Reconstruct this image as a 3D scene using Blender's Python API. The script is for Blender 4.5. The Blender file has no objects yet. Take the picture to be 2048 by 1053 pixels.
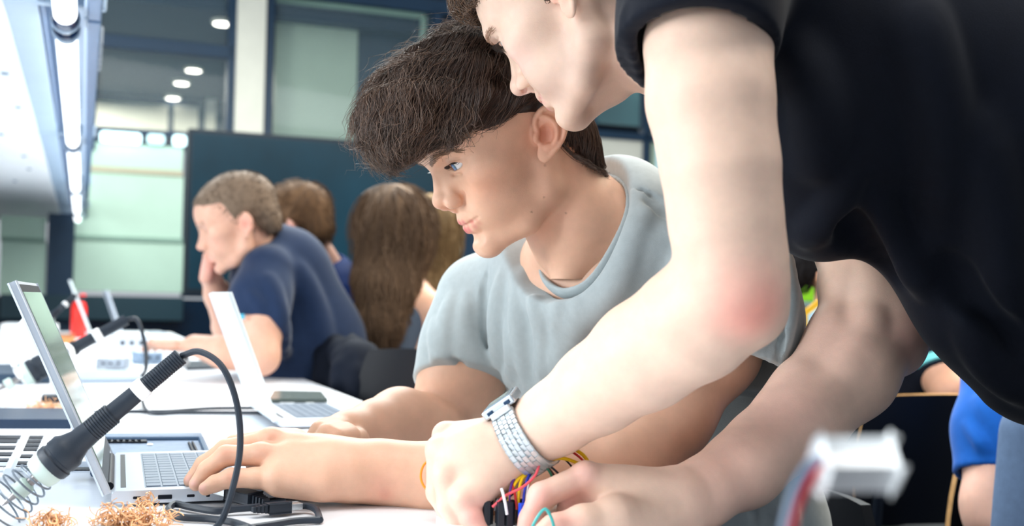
import bpy, bmesh, math, random
import numpy as np
from mathutils import Vector, Matrix

# ------------------------------------------------------------------ camera
FPX = 2200.0; CX, CY = 1024.0, 526.5
PITCH = math.atan(80.5 / FPX); ROLL = 0.02
CAM = np.array([0.0, 0.0, 0.94])
YC = np.array([0, math.cos(PITCH), math.sin(PITCH)]); Z0 = np.array([0, -math.sin(PITCH), math.cos(PITCH)]); X0 = np.array([1.0, 0, 0])
XC = X0 * math.cos(ROLL) + Z0 * math.sin(ROLL); ZC = Z0 * math.cos(ROLL) - X0 * math.sin(ROLL)
sc = bpy.context.scene
COL = sc.collection
cam_d = bpy.data.cameras.new('camera'); cam = bpy.data.objects.new('camera', cam_d); COL.objects.link(cam)
cam.matrix_world = Matrix(((XC[0], ZC[0], -YC[0], CAM[0]), (XC[1], ZC[1], -YC[1], CAM[1]), (XC[2], ZC[2], -YC[2], CAM[2]), (0, 0, 0, 1)))
cam_d.sensor_width = 36.0; cam_d.lens = 36.0 * FPX / 2048.0
cam_d.clip_start = 0.02; cam_d.clip_end = 60
cam_d.dof.use_dof = True; cam_d.dof.focus_distance = 1.10; cam_d.dof.aperture_fstop = 5.0
sc.camera = cam

# ------------------------------------------------------------------ light
w = bpy.data.worlds.new('room_light'); sc.world = w; w.use_nodes = True
w.node_tree.nodes['Background'].inputs[0].default_value = (0.86, 0.93, 1.0, 1)
w.node_tree.nodes['Background'].inputs[1].default_value = 0.37

def area_light(name, loc, target, size, power, color):
    l = bpy.data.lights.new(name, 'AREA'); l.shape = 'RECTANGLE'; l.size, l.size_y = size; l.energy = power; l.color = color
    o = bpy.data.objects.new(name, l); COL.objects.link(o); o.location = loc
    o.rotation_euler = (Vector(target) - Vector(loc)).to_track_quat('-Z', 'Y').to_euler()
    return o
area_light('window_daylight', (-3.4, 0.2, 2.0), (0.0, 1.3, 0.9), (3.2, 2.2), 190, (0.90, 0.96, 1.0))
area_light('ceiling_luminaire', (0.3, 0.7, 3.1), (0.3, 1.3, 0.0), (2.6, 1.2), 45, (1.0, 0.97, 0.93))
area_light('ceiling_luminaire_rear', (-0.6, 4.6, 3.15), (-0.6, 4.6, 0.0), (5.0, 2.2), 270, (0.95, 1.0, 0.98))
area_light('ceiling_luminaire_right', (2.4, 3.0, 3.0), (0.5, 1.4, 1.0), (1.4, 2.2), 75, (1.0, 0.84, 0.62))
area_light('corridor_fill', (-1.5, 10.6, 3.0), (-1.5, 10.6, 0.0), (8.0, 1.6), 210, (0.98, 1.0, 0.9))  # unseen fill lamp, added to brighten the corridor behind the glass

try:
    sc.cycles.max_bounces = 8; sc.cycles.glossy_bounces = 3; sc.cycles.transmission_bounces = 3; sc.cycles.caustics_reflective = False; sc.cycles.caustics_refractive = False
except Exception: pass
vs = sc.view_settings
vs.view_transform = 'Standard'; vs.look = 'None'; vs.gamma = 1.0; vs.use_curve_mapping = False
vs.exposure = 0.62
# ------------------------------------------------------------------ helpers
TABLE_Z = 0.74
def P(px, py, d):
    """A point of the place, from where it shows in the picture and how far away it stands (metres)."""
    v = CAM + d * (XC * ((px - CX) / FPX) + YC + ZC * (CY - py) / FPX)
    return v
def T(px, py, z=TABLE_Z):
    r = XC * ((px - CX) / FPX) + YC + ZC * (CY - py) / FPX
    return CAM + r * ((z - CAM[2]) / r[2])
YAW = math.radians(21.3)
TD = np.array([-math.sin(YAW), math.cos(YAW), 0]); TN = np.array([math.cos(YAW), math.sin(YAW), 0]); UP = np.array([0, 0, 1.0])
def LOC(u, v, z): return TN * u + TD * v + UP * z           # room coordinates: u across, v along the bench, z up
def W(px, py, D):
    r = XC * ((px - CX) / FPX) + YC + ZC * (CY - py) / FPX
    q = CAM + r * ((D - CAM @ TD) / (r @ TD))
    return q @ TN, q[2]
def UV(p): return p @ TN, p @ TD
def unit(v): v = np.asarray(v, float); return v / (np.linalg.norm(v) + 1e-12)

def srgb(r, g, b):
    f = lambda c: (c / 255.0 / 12.92) if c / 255.0 <= 0.04045 else ((c / 255.0 + 0.055) / 1.055) ** 2.4
    return (f(r), f(g), f(b))

MATS = {}
def mat(name, col, rough=0.5, metal=0.0, noise=0.0, scale=30.0, bump=0.0, bscale=None, emit=0.0, emitcol=None, sss=0.0, sssr=(1, .35, .2), sss_scale=.006,
        attr=False, coat=0.0, trans=0.0, alpha=1.0, aniso=0.0, spec=0.5, sheen=0.0, weave=0.0, ior=1.45):
    if name in MATS: return MATS[name]
    m = bpy.data.materials.new(name); m.use_nodes = True; MATS[name] = m
    nt = m.node_tree; N = nt.nodes; L = nt.links; b = N['Principled BSDF']
    b.inputs['Roughness'].default_value = rough; b.inputs['Metallic'].default_value = metal
    b.inputs['Specular IOR Level'].default_value = spec; b.inputs['IOR'].default_value = ior
    if coat: b.inputs['Coat Weight'].default_value = coat; b.inputs['Coat Roughness'].default_value = 0.08
    if trans: b.inputs['Transmission Weight'].default_value = trans
    if alpha < 1: b.inputs['Alpha'].default_value = alpha
    if sheen: b.inputs['Sheen Weight'].default_value = sheen; b.inputs['Sheen Roughness'].default_value = 0.4
    if sss:
        b.inputs['Subsurface Weight'].default_value = sss; b.inputs['Subsurface Radius'].default_value = sssr; b.inputs['Subsurface Scale'].default_value = sss_scale
    tc = N.new('ShaderNodeTexCoord')
    src = None
    if attr:
        a = N.new('ShaderNodeAttribute'); a.attribute_name = 'Col'; src = a.outputs['Color']
    if noise:
        n = N.new('ShaderNodeTexNoise'); n.inputs['Scale'].default_value = scale; n.inputs['Detail'].default_value = 5; n.inputs['Roughness'].default_value = .6
        L.new(tc.outputs['Object'], n.inputs['Vector'])
        mr = N.new('ShaderNodeMapRange'); mr.inputs[1].default_value = .3; mr.inputs[2].default_value = .7; mr.inputs[3].default_value = 1 - noise; mr.inputs[4].default_value = 1 + noise
        L.new(n.outputs['Fac'], mr.inputs[0])
        mx = N.new('ShaderNodeMix'); mx.data_type = 'RGBA'; mx.blend_type = 'MULTIPLY'; mx.inputs[0].default_value = 1.0
        if src: L.new(src, mx.inputs[6])
        else: mx.inputs[6].default_value = (*col, 1)
        cb = N.new('ShaderNodeCombineColor'); 
        for i in range(3): L.new(mr.outputs[0], cb.inputs[i])
        L.new(cb.outputs[0], mx.inputs[7]); src = mx.outputs[2]
    if src: L.new(src, b.inputs['Base Color'])
    else: b.inputs['Base Color'].default_value = (*col, 1)
    if emit:
        b.inputs['Emission Color'].default_value = (*(emitcol or col), 1); b.inputs['Emission Strength'].default_value = emit
    if bump:
        n2 = N.new('ShaderNodeTexNoise'); n2.inputs['Scale'].default_value = bscale or scale * 4; n2.inputs['Detail'].default_value = 4
        L.new(tc.outputs['Object'], n2.inputs['Vector'])
        bp = N.new('ShaderNodeBump'); bp.inputs['Strength'].default_value = 1.0; bp.inputs['Distance'].default_value = bump
        L.new(n2.outputs['Fac'], bp.inputs['Height']); L.new(bp.outputs['Normal'], b.inputs['Normal'])
        if weave:
            wv = N.new('ShaderNodeTexWave'); wv.inputs['Scale'].default_value = weave; wv.inputs['Distortion'].default_value = 1.0
            L.new(tc.outputs['Object'], wv.inputs['Vector'])
            bp2 = N.new('ShaderNodeBump'); bp2.inputs['Distance'].default_value = bump * .6; L.new(wv.outputs['Fac'], bp2.inputs['Height'])
            L.new(bp.outputs['Normal'], bp2.inputs['Normal']); L.new(bp2.outputs['Normal'], b.inputs['Normal'])
    return m

def tag(o, label=None, cat=None, group=None, kind=None):
    if label: o['label'] = label
    if cat: o['category'] = cat
    if group: o['group'] = group
    if kind: o['kind'] = kind
    return o
def empty(name, loc, label=None, cat=None, group=None, kind=None, rz=0.0):
    o = bpy.data.objects.new(name, None); COL.objects.link(o); o.location = Vector(loc); o.rotation_euler = (0, 0, rz); o.empty_display_size = .02
    return tag(o, label, cat, group, kind)
def link(name, me, m, parent=None, smooth=True):
    """Mesh given in world coordinates; under a parent it keeps its world place."""
    o = bpy.data.objects.new(name, me); COL.objects.link(o)
    if m: me.materials.append(m)
    if smooth:
        me.polygons.foreach_set('use_smooth', [True] * len(me.polygons))
    if parent is not None:
        o.parent = parent
        o.matrix_parent_inverse = world_of(parent).inverted()
    return o
def world_of(o):
    m = Matrix.LocRotScale(o.location, o.rotation_euler, o.scale)
    if o.parent: m = world_of(o.parent) @ o.matrix_parent_inverse @ m
    return m
def pydata(name, v, f, m, parent=None, smooth=False):
    me = bpy.data.meshes.new(name); me.from_pydata([tuple(map(float, x)) for x in v], [], [tuple(map(int, x)) for x in f]); me.update()
    return link(name, me, m, parent, smooth)
def recenter(o):
    """Move a mesh object's origin to its bounding-box base."""
    me = o.data; n = len(me.vertices); co = np.empty(n * 3); me.vertices.foreach_get('co', co); co = co.reshape(-1, 3)
    c = (co.min(0) + co.max(0)) / 2; c[2] = co[:, 2].min()
    me.vertices.foreach_set('co', (co - c).ravel()); me.update(); o.location = Vector(c) + o.location
    return o

class MB:
    """Collects shapes (world coordinates) into one mesh."""
    def __init__(s): s.v = []; s.f = []
    def add(s, v, f):
        n = len(s.v); s.v += [tuple(map(float, x)) for x in v]; s.f += [tuple(i + n for i in q) for q in f]; return s
    def box(s, c, ax, ay, az, bev=0.0):
        """centre, three half-extent vectors, chamfer width"""
        c = np.asarray(c, float); A = [np.asarray(a, float) for a in (ax, ay, az)]
        if bev <= 0:
            v = [c + A[0] * i + A[1] * j + A[2] * k for i in (-1, 1) for j in (-1, 1) for k in (-1, 1)]
            f = [(0, 1, 3, 2), (4, 6, 7, 5), (0, 4, 5, 1), (2, 3, 7, 6), (0, 2, 6, 4), (1, 5, 7, 3)]
            return s.add(v, f)
        bm = bmesh.new(); bmesh.ops.create_cube(bm, size=2.0)
        M = np.stack(A, 1)
        for q in bm.verts: q.co = Vector(c + M @ np.array(q.co))
        bmesh.ops.bevel(bm, geom=bm.edges[:] , offset=bev, segments=2, affect='EDGES', profile=.5)
        bm.verts.index_update()
        s.add([q.co[:] for q in bm.verts], [[q.index for q in fc.verts] for fc in bm.faces]); bm.free(); return s
    def tube(s, pts, r, n=8, cap=True, flat=None):
        pts = [np.asarray(p, float) for p in pts]; m = len(pts)
        rr = r if hasattr(r, '__len__') else [r] * m
        v = []; f = []
        t0 = unit(pts[1] - pts[0]); a = np.cross(t0, UP); a = unit(a) if np.linalg.norm(a) > 1e-3 else np.array([1.0, 0, 0])
        for i in range(m):
            t = unit(pts[min(i + 1, m - 1)] - pts[max(i - 1, 0)])
            a = unit(a - t * (a @ t)); b = np.cross(t, a)
            for k in range(n):
                an = 2 * math.pi * k / n
                v.append(pts[i] + rr[i] * (a * math.cos(an) + b * math.sin(an) * (flat or 1)))
        for i in range(m - 1):
            for k in range(n):
                k2 = (k + 1) % n
                f.append((i * n + k, i * n + k2, (i + 1) * n + k2, (i + 1) * n + k))
        if cap:
            f.append(tuple(range(n - 1, -1, -1))); f.append(tuple((m - 1) * n + k for k in range(n)))
        return s.add(v, f)
    def lathe(s, base, axis, prof, n=20, cap=True):
        """prof: (distance along axis, radius)"""
        ax = unit(axis); a = np.cross(ax, UP); a = unit(a) if np.linalg.norm(a) > 1e-3 else np.array([1.0, 0, 0]); b = np.cross(ax, a)
        v = []; f = []; base = np.asarray(base, float)
        for (h, r) in prof:
            for k in range(n):
                an = 2 * math.pi * k / n; v.append(base + ax * h + r * (a * math.cos(an) + b * math.sin(an)))
        for i in range(len(prof) - 1):
            for k in range(n):
                k2 = (k + 1) % n; f.append((i * n + k, i * n + k2, (i + 1) * n + k2, (i + 1) * n + k))
        if cap: f.append(tuple(range(n - 1, -1, -1))); f.append(tuple((len(prof) - 1) * n + k for k in range(n)))
        return s.add(v, f)
    def prism(s, poly, h):
        """closed outline (list of 3D points) pushed along vector h"""
        n = len(poly); h = np.asarray(h, float); v = [np.asarray(p, float) for p in poly] + [np.asarray(p, float) + h for p in poly]
        f = [tuple(range(n - 1, -1, -1)), tuple(range(n, 2 * n))] + [(i, (i + 1) % n, n + (i + 1) % n, n + i) for i in range(n)]
        return s.add(v, f)
    def build(s, name, m, parent=None, smooth=False, fix=True):
        o = pydata(name, s.v, s.f, m, parent, smooth)
        if fix:
            bm = bmesh.new(); bm.from_mesh(o.data); bmesh.ops.recalc_face_normals(bm, faces=bm.faces[:]); bm.to_mesh(o.data); bm.free()
        if smooth:
            try:
                o.data.set_sharp_from_angle(angle=math.radians(40))
            except Exception: pass
        return o

def spline(pts, n=8):
    """Catmull-Rom through points of any dimension."""
    p = [np.asarray(q, float) for q in pts]; p = [2 * p[0] - p[1]] + p + [2 * p[-1] - p[-2]]; out = []
    for i in range(1, len(p) - 2):
        for k in range(n):
            t = k / n
            out.append(.5 * ((2 * p[i]) + (-p[i - 1] + p[i + 1]) * t + (2 * p[i - 1] - 5 * p[i] + 4 * p[i + 1] - p[i + 2]) * t * t + (-p[i - 1] + 3 * p[i] - 3 * p[i + 1] + p[i + 2]) * t ** 3))
    out.append(p[-2]); return out

# ------------------------------------------------------------------ implicit surfaces for bodies and cloth
class Fr:
    """A local frame: world = o + s * (x * F + y * L + z * U)."""
    def __init__(s, o=(0, 0, 0), R=None, sc=1.0): s.o = np.asarray(o, np.float32); s.R = (np.eye(3) if R is None else np.asarray(R)).astype(np.float32); s.sc = float(sc)
    def w(s, p): return s.o + s.sc * (np.asarray(p, float) @ s.R)
    def loc(s, Pw): return ((Pw - s.o) @ s.R.T) / np.float32(s.sc)
ID = Fr()
def head_frame(yaw, pitch, roll, px, py, d, sc_):
    a, b, r = np.radians([yaw, pitch, roll])
    F = np.array([-np.cos(a) * np.cos(b), -np.sin(a) * np.cos(b), -np.sin(b)]); U = np.array([-np.cos(a) * np.sin(b), -np.sin(a) * np.sin(b), np.cos(b)])
    L = np.cross(U, F); U2 = U * np.cos(r) + L * np.sin(r); L2 = L * np.cos(r) - U * np.sin(r)
    return Fr(P(px, py, d), np.stack([F, L2, U2], 0), sc_ * .001)

def _f32(*a): return [np.asarray(x, np.float32) for x in a]
class Field:
    def __init__(s, fr=ID): s.ops = []; s.fr = fr
    def _push(s, mode, fn, lo, hi, k):
        fr = s.fr
        cs = np.array([[x, y, z] for x in (lo[0], hi[0]) for y in (lo[1], hi[1]) for z in (lo[2], hi[2])], float)
        if fr is ID: g = fn
        else:
            cs = fr.w(cs); g = fn
        s.ops.append((mode, g, cs.min(0), cs.max(0), np.float32(k * fr.sc), fr))
    def cone(s, a, b, ra, rb, k=.01, mode='+', flat=None):
        a, b = _f32(a, b); ba = b - a; l2 = float(ba @ ba) + 1e-12; R = max(ra, rb)
        if flat is None:
            def fn(p):
                q = p - a; h = np.clip((q @ ba) / l2, 0, 1); q = q - h[:, None] * ba
                return np.sqrt(np.einsum('ij,ij->i', q, q)) - (ra + (rb - ra) * h)
        else:
            w, q0 = flat; w = np.asarray(unit(w), np.float32)
            def fn(p):
                q = p - a; h = np.clip((q @ ba) / l2, 0, 1); q = q - h[:, None] * ba
                n0 = np.sqrt(np.einsum('ij,ij->i', q, q)) + 1e-9; q = q + ((1 / q0 - 1) * (q @ w))[:, None] * w; n1 = np.sqrt(np.einsum('ij,ij->i', q, q)) + 1e-9
                return (n1 - (ra + (rb - ra) * h)) * (n0 / n1)
        s._push(mode, fn, np.minimum(a, b) - R, np.maximum(a, b) + R, k); return s
    def chain(s, pts, k=.01, mode='+', flat=None):
        for (a, b) in zip(pts[:-1], pts[1:]): s.cone(a[:3], b[:3], a[3], b[3], k, mode, flat)
        return s
    def ell(s, c, r, k=.01, mode='+', R=None):
        c, r = _f32(c, r); M = None if R is None else np.asarray(R, np.float32)      # rows of R: the axes
        def fn(p):
            q = p - c
            if M is not None: q = q @ M.T
            a = q / r; k0 = np.sqrt(np.einsum('ij,ij->i', a, a)) + 1e-9; b = a / r; k1 = np.sqrt(np.einsum('ij,ij->i', b, b)) + 1e-9
            return k0 * (k0 - 1) / k1
        m = r if M is None else np.abs(M.T) @ r
        s._push(mode, fn, c - m, c + m, k); return s
    def box(s, c, r, rad, R=None, k=.005, mode='+'):
        c, r = _f32(c, r); M = None if R is None else np.asarray(R, np.float32)
        def fn(p):
            q = p - c
            if M is not None: q = q @ M.T
            q = np.abs(q) - (r - rad); o = np.maximum(q, 0); return np.sqrt(np.einsum('ij,ij->i', o, o)) + np.minimum(q.max(1), 0) - rad
        m = r if M is None else np.abs(M.T) @ r
        s._push(mode, fn, c - m, c + m, k); return s
    def fn(s, f, lo, hi, k=0.0, mode='+'): s._push(mode, f, np.asarray(lo, float), np.asarray(hi, float), k); return s
    def mirror_y(s, meth, *a, **kw):
        """call a primitive twice, the second time with y negated in every point"""
        def fl(x): return (x[0], -x[1], x[2]) + tuple(x[3:])
        getattr(s, meth)(*a, **kw)
        if meth == 'cone': getattr(s, meth)(fl(a[0]), fl(a[1]), *a[2:], **kw)
        elif meth == 'chain': getattr(s, meth)([fl(q) for q in a[0]], *a[1:], **kw)
        else:
            kw = dict(kw)
            if kw.get('R') is not None: kw['R'] = np.asarray(kw['R']) * np.array([1, -1, 1])
            getattr(s, meth)(fl(a[0]), *a[1:], **kw)
    def eval(s, Pw, ops=None, keep=None):
        d = np.full(len(Pw), 9.0, np.float32); Pw = Pw.astype(np.float32)
        cache = {}
        for (mode, g, lo, hi, k, fr) in (s.ops if ops is None else ops):
            if fr is ID: p = g(Pw)
            else:
                q = cache.get(id(fr))
                if q is None: q = cache[id(fr)] = fr.loc(Pw)
                p = g(q) * np.float32(fr.sc)
            if keep is not None: keep.append(p)
            if mode == '+':
                if k > 0: h = np.clip(.5 + .5 * (p - d) / k, 0, 1); d = p * (1 - h) + d * h - k * h * (1 - h)
                else: d = np.minimum(d, p)
            elif mode == '-':
                if k > 0: h = np.clip(.5 - .5 * (p + d) / k, 0, 1); d = d * (1 - h) - p * h + k * h * (1 - h)
                else: d = np.maximum(d, -p)
            elif mode == 'd':                                           # displacement: the function returns an offset
                d = d + p
        return d
    def bounds(s):
        lo = np.min([o[2] for o in s.ops if o[0] == '+'], 0); hi = np.max([o[3] for o in s.ops if o[0] == '+'], 0); return lo, hi
    def mesh(s, h, lo=None, hi=None, pad=None, B=12):
        l0, h0 = s.bounds(); pad = pad or 3 * h
        lo = l0 - pad if lo is None else np.maximum(lo, l0 - pad); hi = h0 + pad if hi is None else np.minimum(hi, h0 + pad)
        nb = np.maximum(1, np.ceil((hi - lo) / (h * B))).astype(int); n = nb * B + 1
        D = np.full(n, 1.0, np.float32)
        ax = [lo[i] + (np.arange(nb[i]) + .5) * B * h for i in range(3)]
        cen = np.stack(np.meshgrid(*ax, indexing='ij'), -1).reshape(-1, 3); vals = []
        dc = s.eval(cen, keep=vals).reshape(nb); vals = np.array(vals)
        half = B * h * .5 * 1.75; act = np.abs(dc) < half * 1.3 + h
        g = np.arange(B + 1) * h; gl = np.stack(np.meshgrid(g, g, g, indexing='ij'), -1).reshape(-1, 3)
        km = np.maximum.accumulate(np.array([o[4] for o in s.ops])[::-1])[::-1]; lim = half * 1.25 + km + 3 * h
        disp = np.array([o[0] == 'd' for o in s.ops])
        for I in np.argwhere(~act):
            D[tuple(slice(i * B, i * B + B + 1) for i in I)] = dc[tuple(I)]
        def one(I):
            m = (vals[:, np.ravel_multi_index(I, nb)] < lim) | disp
            D[tuple(slice(i * B, i * B + B + 1) for i in I)] = s.eval(gl + (lo + I * B * h), [o for o, q in zip(s.ops, m) if q]).reshape(B + 1, B + 1, B + 1)
        for I in np.argwhere(act): one(I)
        return surface_nets(D, lo, h)
    def march(s, px, py, d0=.5, d1=2.2, off=0.0):
        """first hit of the ray from the camera through a picture point"""
        r = XC * ((px - CX) / FPX) + YC + ZC * (CY - py) / FPX
        t = np.linspace(d0, d1, 220); v = s.eval(CAM + t[:, None] * r)
        i = np.argmax(v < off)
        if not (v < off).any(): i = int(np.argmin(v)); return CAM + t[i] * r
        ts = np.linspace(t[max(i - 1, 0)], t[i], 12); v = s.eval(CAM + ts[:, None] * r); j = np.argmax(v < off)
        return CAM + ts[j] * r

def surface_nets(D, lo, h):
    ins = D < 0
    n = np.array(D.shape) - 1
    cnt = np.zeros(n, np.int8)
    for dx in (0, 1):
        for dy in (0, 1):
            for dz in (0, 1): cnt += ins[dx:dx + n[0], dy:dy + n[1], dz:dz + n[2]]
    idx = np.argwhere((cnt > 0) & (cnt < 8)); vid = np.full(n, -1, np.int32); vid[tuple(idx.T)] = np.arange(len(idx))
    acc = np.zeros((len(idx), 3)); num = np.zeros(len(idx))
    corners = [(0, 0, 0), (1, 0, 0), (0, 1, 0), (1, 1, 0), (0, 0, 1), (1, 0, 1), (0, 1, 1), (1, 1, 1)]
    edges = [(0, 1), (2, 3), (4, 5), (6, 7), (0, 2), (1, 3), (4, 6), (5, 7), (0, 4), (1, 5), (2, 6), (3, 7)]
    cv = [D[tuple((idx + c).T)] for c in corners]
    for (a, b) in edges:
        m = (cv[a] < 0) != (cv[b] < 0)
        t = np.where(m, cv[a] / np.where(m, cv[a] - cv[b], 1), 0)
        pos = np.array(corners[a]) + t[:, None] * (np.array(corners[b]) - np.array(corners[a]))
        acc += pos * m[:, None]; num += m
    V = lo + h * (idx + acc / np.maximum(num, 1)[:, None])
    Q = []
    for ax in range(3):
        o1, o2 = (ax + 1) % 3, (ax + 2) % 3
        a = [slice(0, s) for s in D.shape]; b = list(a); a[ax] = slice(0, -1); b[ax] = slice(1, None)
        e = np.argwhere(ins[tuple(a)] != ins[tuple(b)])
        e = e[(e[:, o1] > 0) & (e[:, o2] > 0) & (e[:, o1] < n[o1]) & (e[:, o2] < n[o2])]
        s = ins[tuple(e.T)]
        d1 = np.zeros(3, int); d1[o1] = 1; d2 = np.zeros(3, int); d2[o2] = 1
        q = np.stack([vid[tuple((e - d1 - d2).T)], vid[tuple((e - d2).T)], vid[tuple(e.T)], vid[tuple((e - d1).T)]], 1)
        q[~s] = q[~s][:, ::-1]; Q.append(q)
    Q = np.concatenate(Q); Q = Q[(Q >= 0).all(1)]
    return V, Q
def relax(V, Q, it=1, w=.5):
    for _ in range(it):
        acc = np.zeros_like(V); c = np.zeros(len(V))
        for k in range(4):
            w2 = V[Q[:, (k + 1) % 4]] + V[Q[:, (k - 1) % 4]]
            for j in range(3): acc[:, j] += np.bincount(Q[:, k], w2[:, j], len(V))
            c += 2 * np.bincount(Q[:, k], minlength=len(V))
        c = np.maximum(c, 1); V = V * (1 - w) + w * acc / c[:, None]
    return V
def join(parts):
    vs, qs, n = [], [], 0
    for (V, Q) in parts: vs.append(V); qs.append(Q + n); n += len(V)
    return np.concatenate(vs), np.concatenate(qs)
def mesh_obj(name, V, Q, m, parent=None, col=None):
    me = bpy.data.meshes.new(name); nq = len(Q); k = Q.shape[1]
    me.vertices.add(len(V)); me.vertices.foreach_set('co', V.astype(np.float32).ravel())
    me.loops.add(nq * k); me.loops.foreach_set('vertex_index', Q.astype(np.int32).ravel())
    me.polygons.add(nq); me.polygons.foreach_set('loop_start', np.arange(0, nq * k, k, dtype=np.int32)); me.polygons.foreach_set('loop_total', np.full(nq, k, np.int32))
    me.polygons.foreach_set('use_smooth', np.ones(nq, bool)); me.update(calc_edges=True); me.validate()
    if col is not None:
        a = me.color_attributes.new('Col', 'FLOAT_COLOR', 'POINT'); c = np.ones((len(V), 4), np.float32); c[:, :3] = col; a.data.foreach_set('color', c.ravel())
    return link(name, me, m, parent, smooth=False)
def strands(paths, r0, r1, sides=3):
    """paths (n, m, 3) -> tapering strands as one mesh"""
    paths = np.asarray(paths, float); n, m, _ = paths.shape
    t = np.gradient(paths, axis=1); t /= np.linalg.norm(t, axis=2, keepdims=True) + 1e-9
    ref = np.array([.31, .77, .55]); a = np.cross(t, ref); a /= np.linalg.norm(a, axis=2, keepdims=True) + 1e-9; b = np.cross(t, a)
    rad = np.interp(np.linspace(0, 1, m), [0, .55, 1], [r0, r0, r1])[None, :, None]
    ring = [paths + rad * (a * math.cos(2 * math.pi * k / sides) + b * math.sin(2 * math.pi * k / sides)) for k in range(sides)]
    V = np.stack(ring, 2).reshape(-1, 3)
    base = (np.arange(n) * m * sides)[:, None, None] + (np.arange(m - 1) * sides)[None, :, None]
    Q = []
    for k in range(sides):
        k2 = (k + 1) % sides
        Q.append(np.stack([base + k, base + k2, base + k2 + sides, base + k + sides], -1).reshape(-1, 4))
    return V, np.concatenate(Q)
def paint(V, base, spots):
    """skin colouring: (centre, radius, colour, strength)"""
    c = np.tile(np.asarray(base, float), (len(V), 1))
    for (p, r, colr, st) in spots:
        d = np.linalg.norm(V - np.asarray(p), axis=1) / r; wgt = st * np.clip(1 - d, 0, 1) ** 2 * (3 - 2 * np.clip(1 - d, 0, 1)); wgt = np.clip(wgt, 0, 1)
        c = c * (1 - wgt[:, None]) + np.asarray(colr) * wgt[:, None]
    return c
# ------------------------------------------------------------------ the human head, in millimetres about the ear canals
def on_face(f, fr, y, z, x0=150, x1=20, off=0.0):
    xs = np.linspace(x0, x1, 66); v = f.eval(fr.w(np.stack([xs, np.full(66, y), np.full(66, z)], 1))); i = max(1, int(np.argmax(v < 0)))
    t = v[i - 1] / (v[i - 1] - v[i] + 1e-12); return np.array([xs[i - 1] + (xs[i] - xs[i - 1]) * t + off, y, z])
def build_skull(f, fr, jaw=1.0, k0=0):
    f.fr = fr
    f.ell((-6, 0, 50), (97, 75, 76), k=k0)
    f.ell((40, 0, 48), (53, 61, 50), k=25)
    f.ell((38, 0, 2), (49, 59, 46), k=25)
    f.mirror_y('ell', (56, 47, 0), (25, 17, 17), k=16)
    f.ell((69.5, 0, -37), (29, 33, 34), k=16)
    f.mirror_y('chain', [(-2, 50 * jaw, -26, 14), (10, 47 * jaw, -52, 13), (44, 37 * jaw, -71, 12), (84, 11, -77, 11)], k=20)
    f.ell((38, 0, -48), (46, 45, 30), k=16)
    f.mirror_y('ell', (54, 34, -30), (32, 20, 28), k=18)
    f.ell((86, 0, -74), (12.5, 18, 13), k=12)
def on_face_many(f, fr, ys, zs, x0=150, x1=20, off=0.0):
    ys, zs = np.asarray(ys, float), np.asarray(zs, float); n = len(ys); xs = np.linspace(x0, x1, 66)
    L = np.stack([np.repeat(xs[None], n, 0), np.repeat(ys[:, None], 66, 1), np.repeat(zs[:, None], 66, 1)], -1)
    v = f.eval(fr.w(L.reshape(-1, 3))).reshape(n, 66); i = np.maximum(1, np.argmax(v < 0, 1)); k = np.arange(n); t = v[k, i - 1] / (v[k, i - 1] - v[k, i] + 1e-12)
    return np.stack([xs[i - 1] + (xs[i] - xs[i - 1]) * t + off, ys, zs], 1)
def eyebrow(f, hf, sgn, root, cols, n=8, per=14, seed=5, thick=1.6):
    """short hairs laid along the brow, following the skin"""
    rng = np.random.default_rng(seed); c = np.array(spline([(9, 31), (20, 35), (32, 38), (43, 37), (51, 33)], n)); c = np.repeat(c, per, 0)
    c = c + rng.normal(size=c.shape) * np.array([1.0, thick]); d = np.stack([np.full(len(c), .9), .45 - .02 * c[:, 0]], 1) + rng.normal(size=c.shape) * .12
    P0 = [on_face_many(f, hf, c[:, 0] + d[:, 0] * t * 6, c[:, 1] + d[:, 1] * t * 6, off=.25 + .5 * t) for t in (0, .5, 1)]
    paths = np.stack([hf.w(p * np.array([1, sgn, 1])) for p in P0], 1)
    return hair_obj('eyebrow', paths, .00024, .00008, cols, root, seed)
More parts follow.
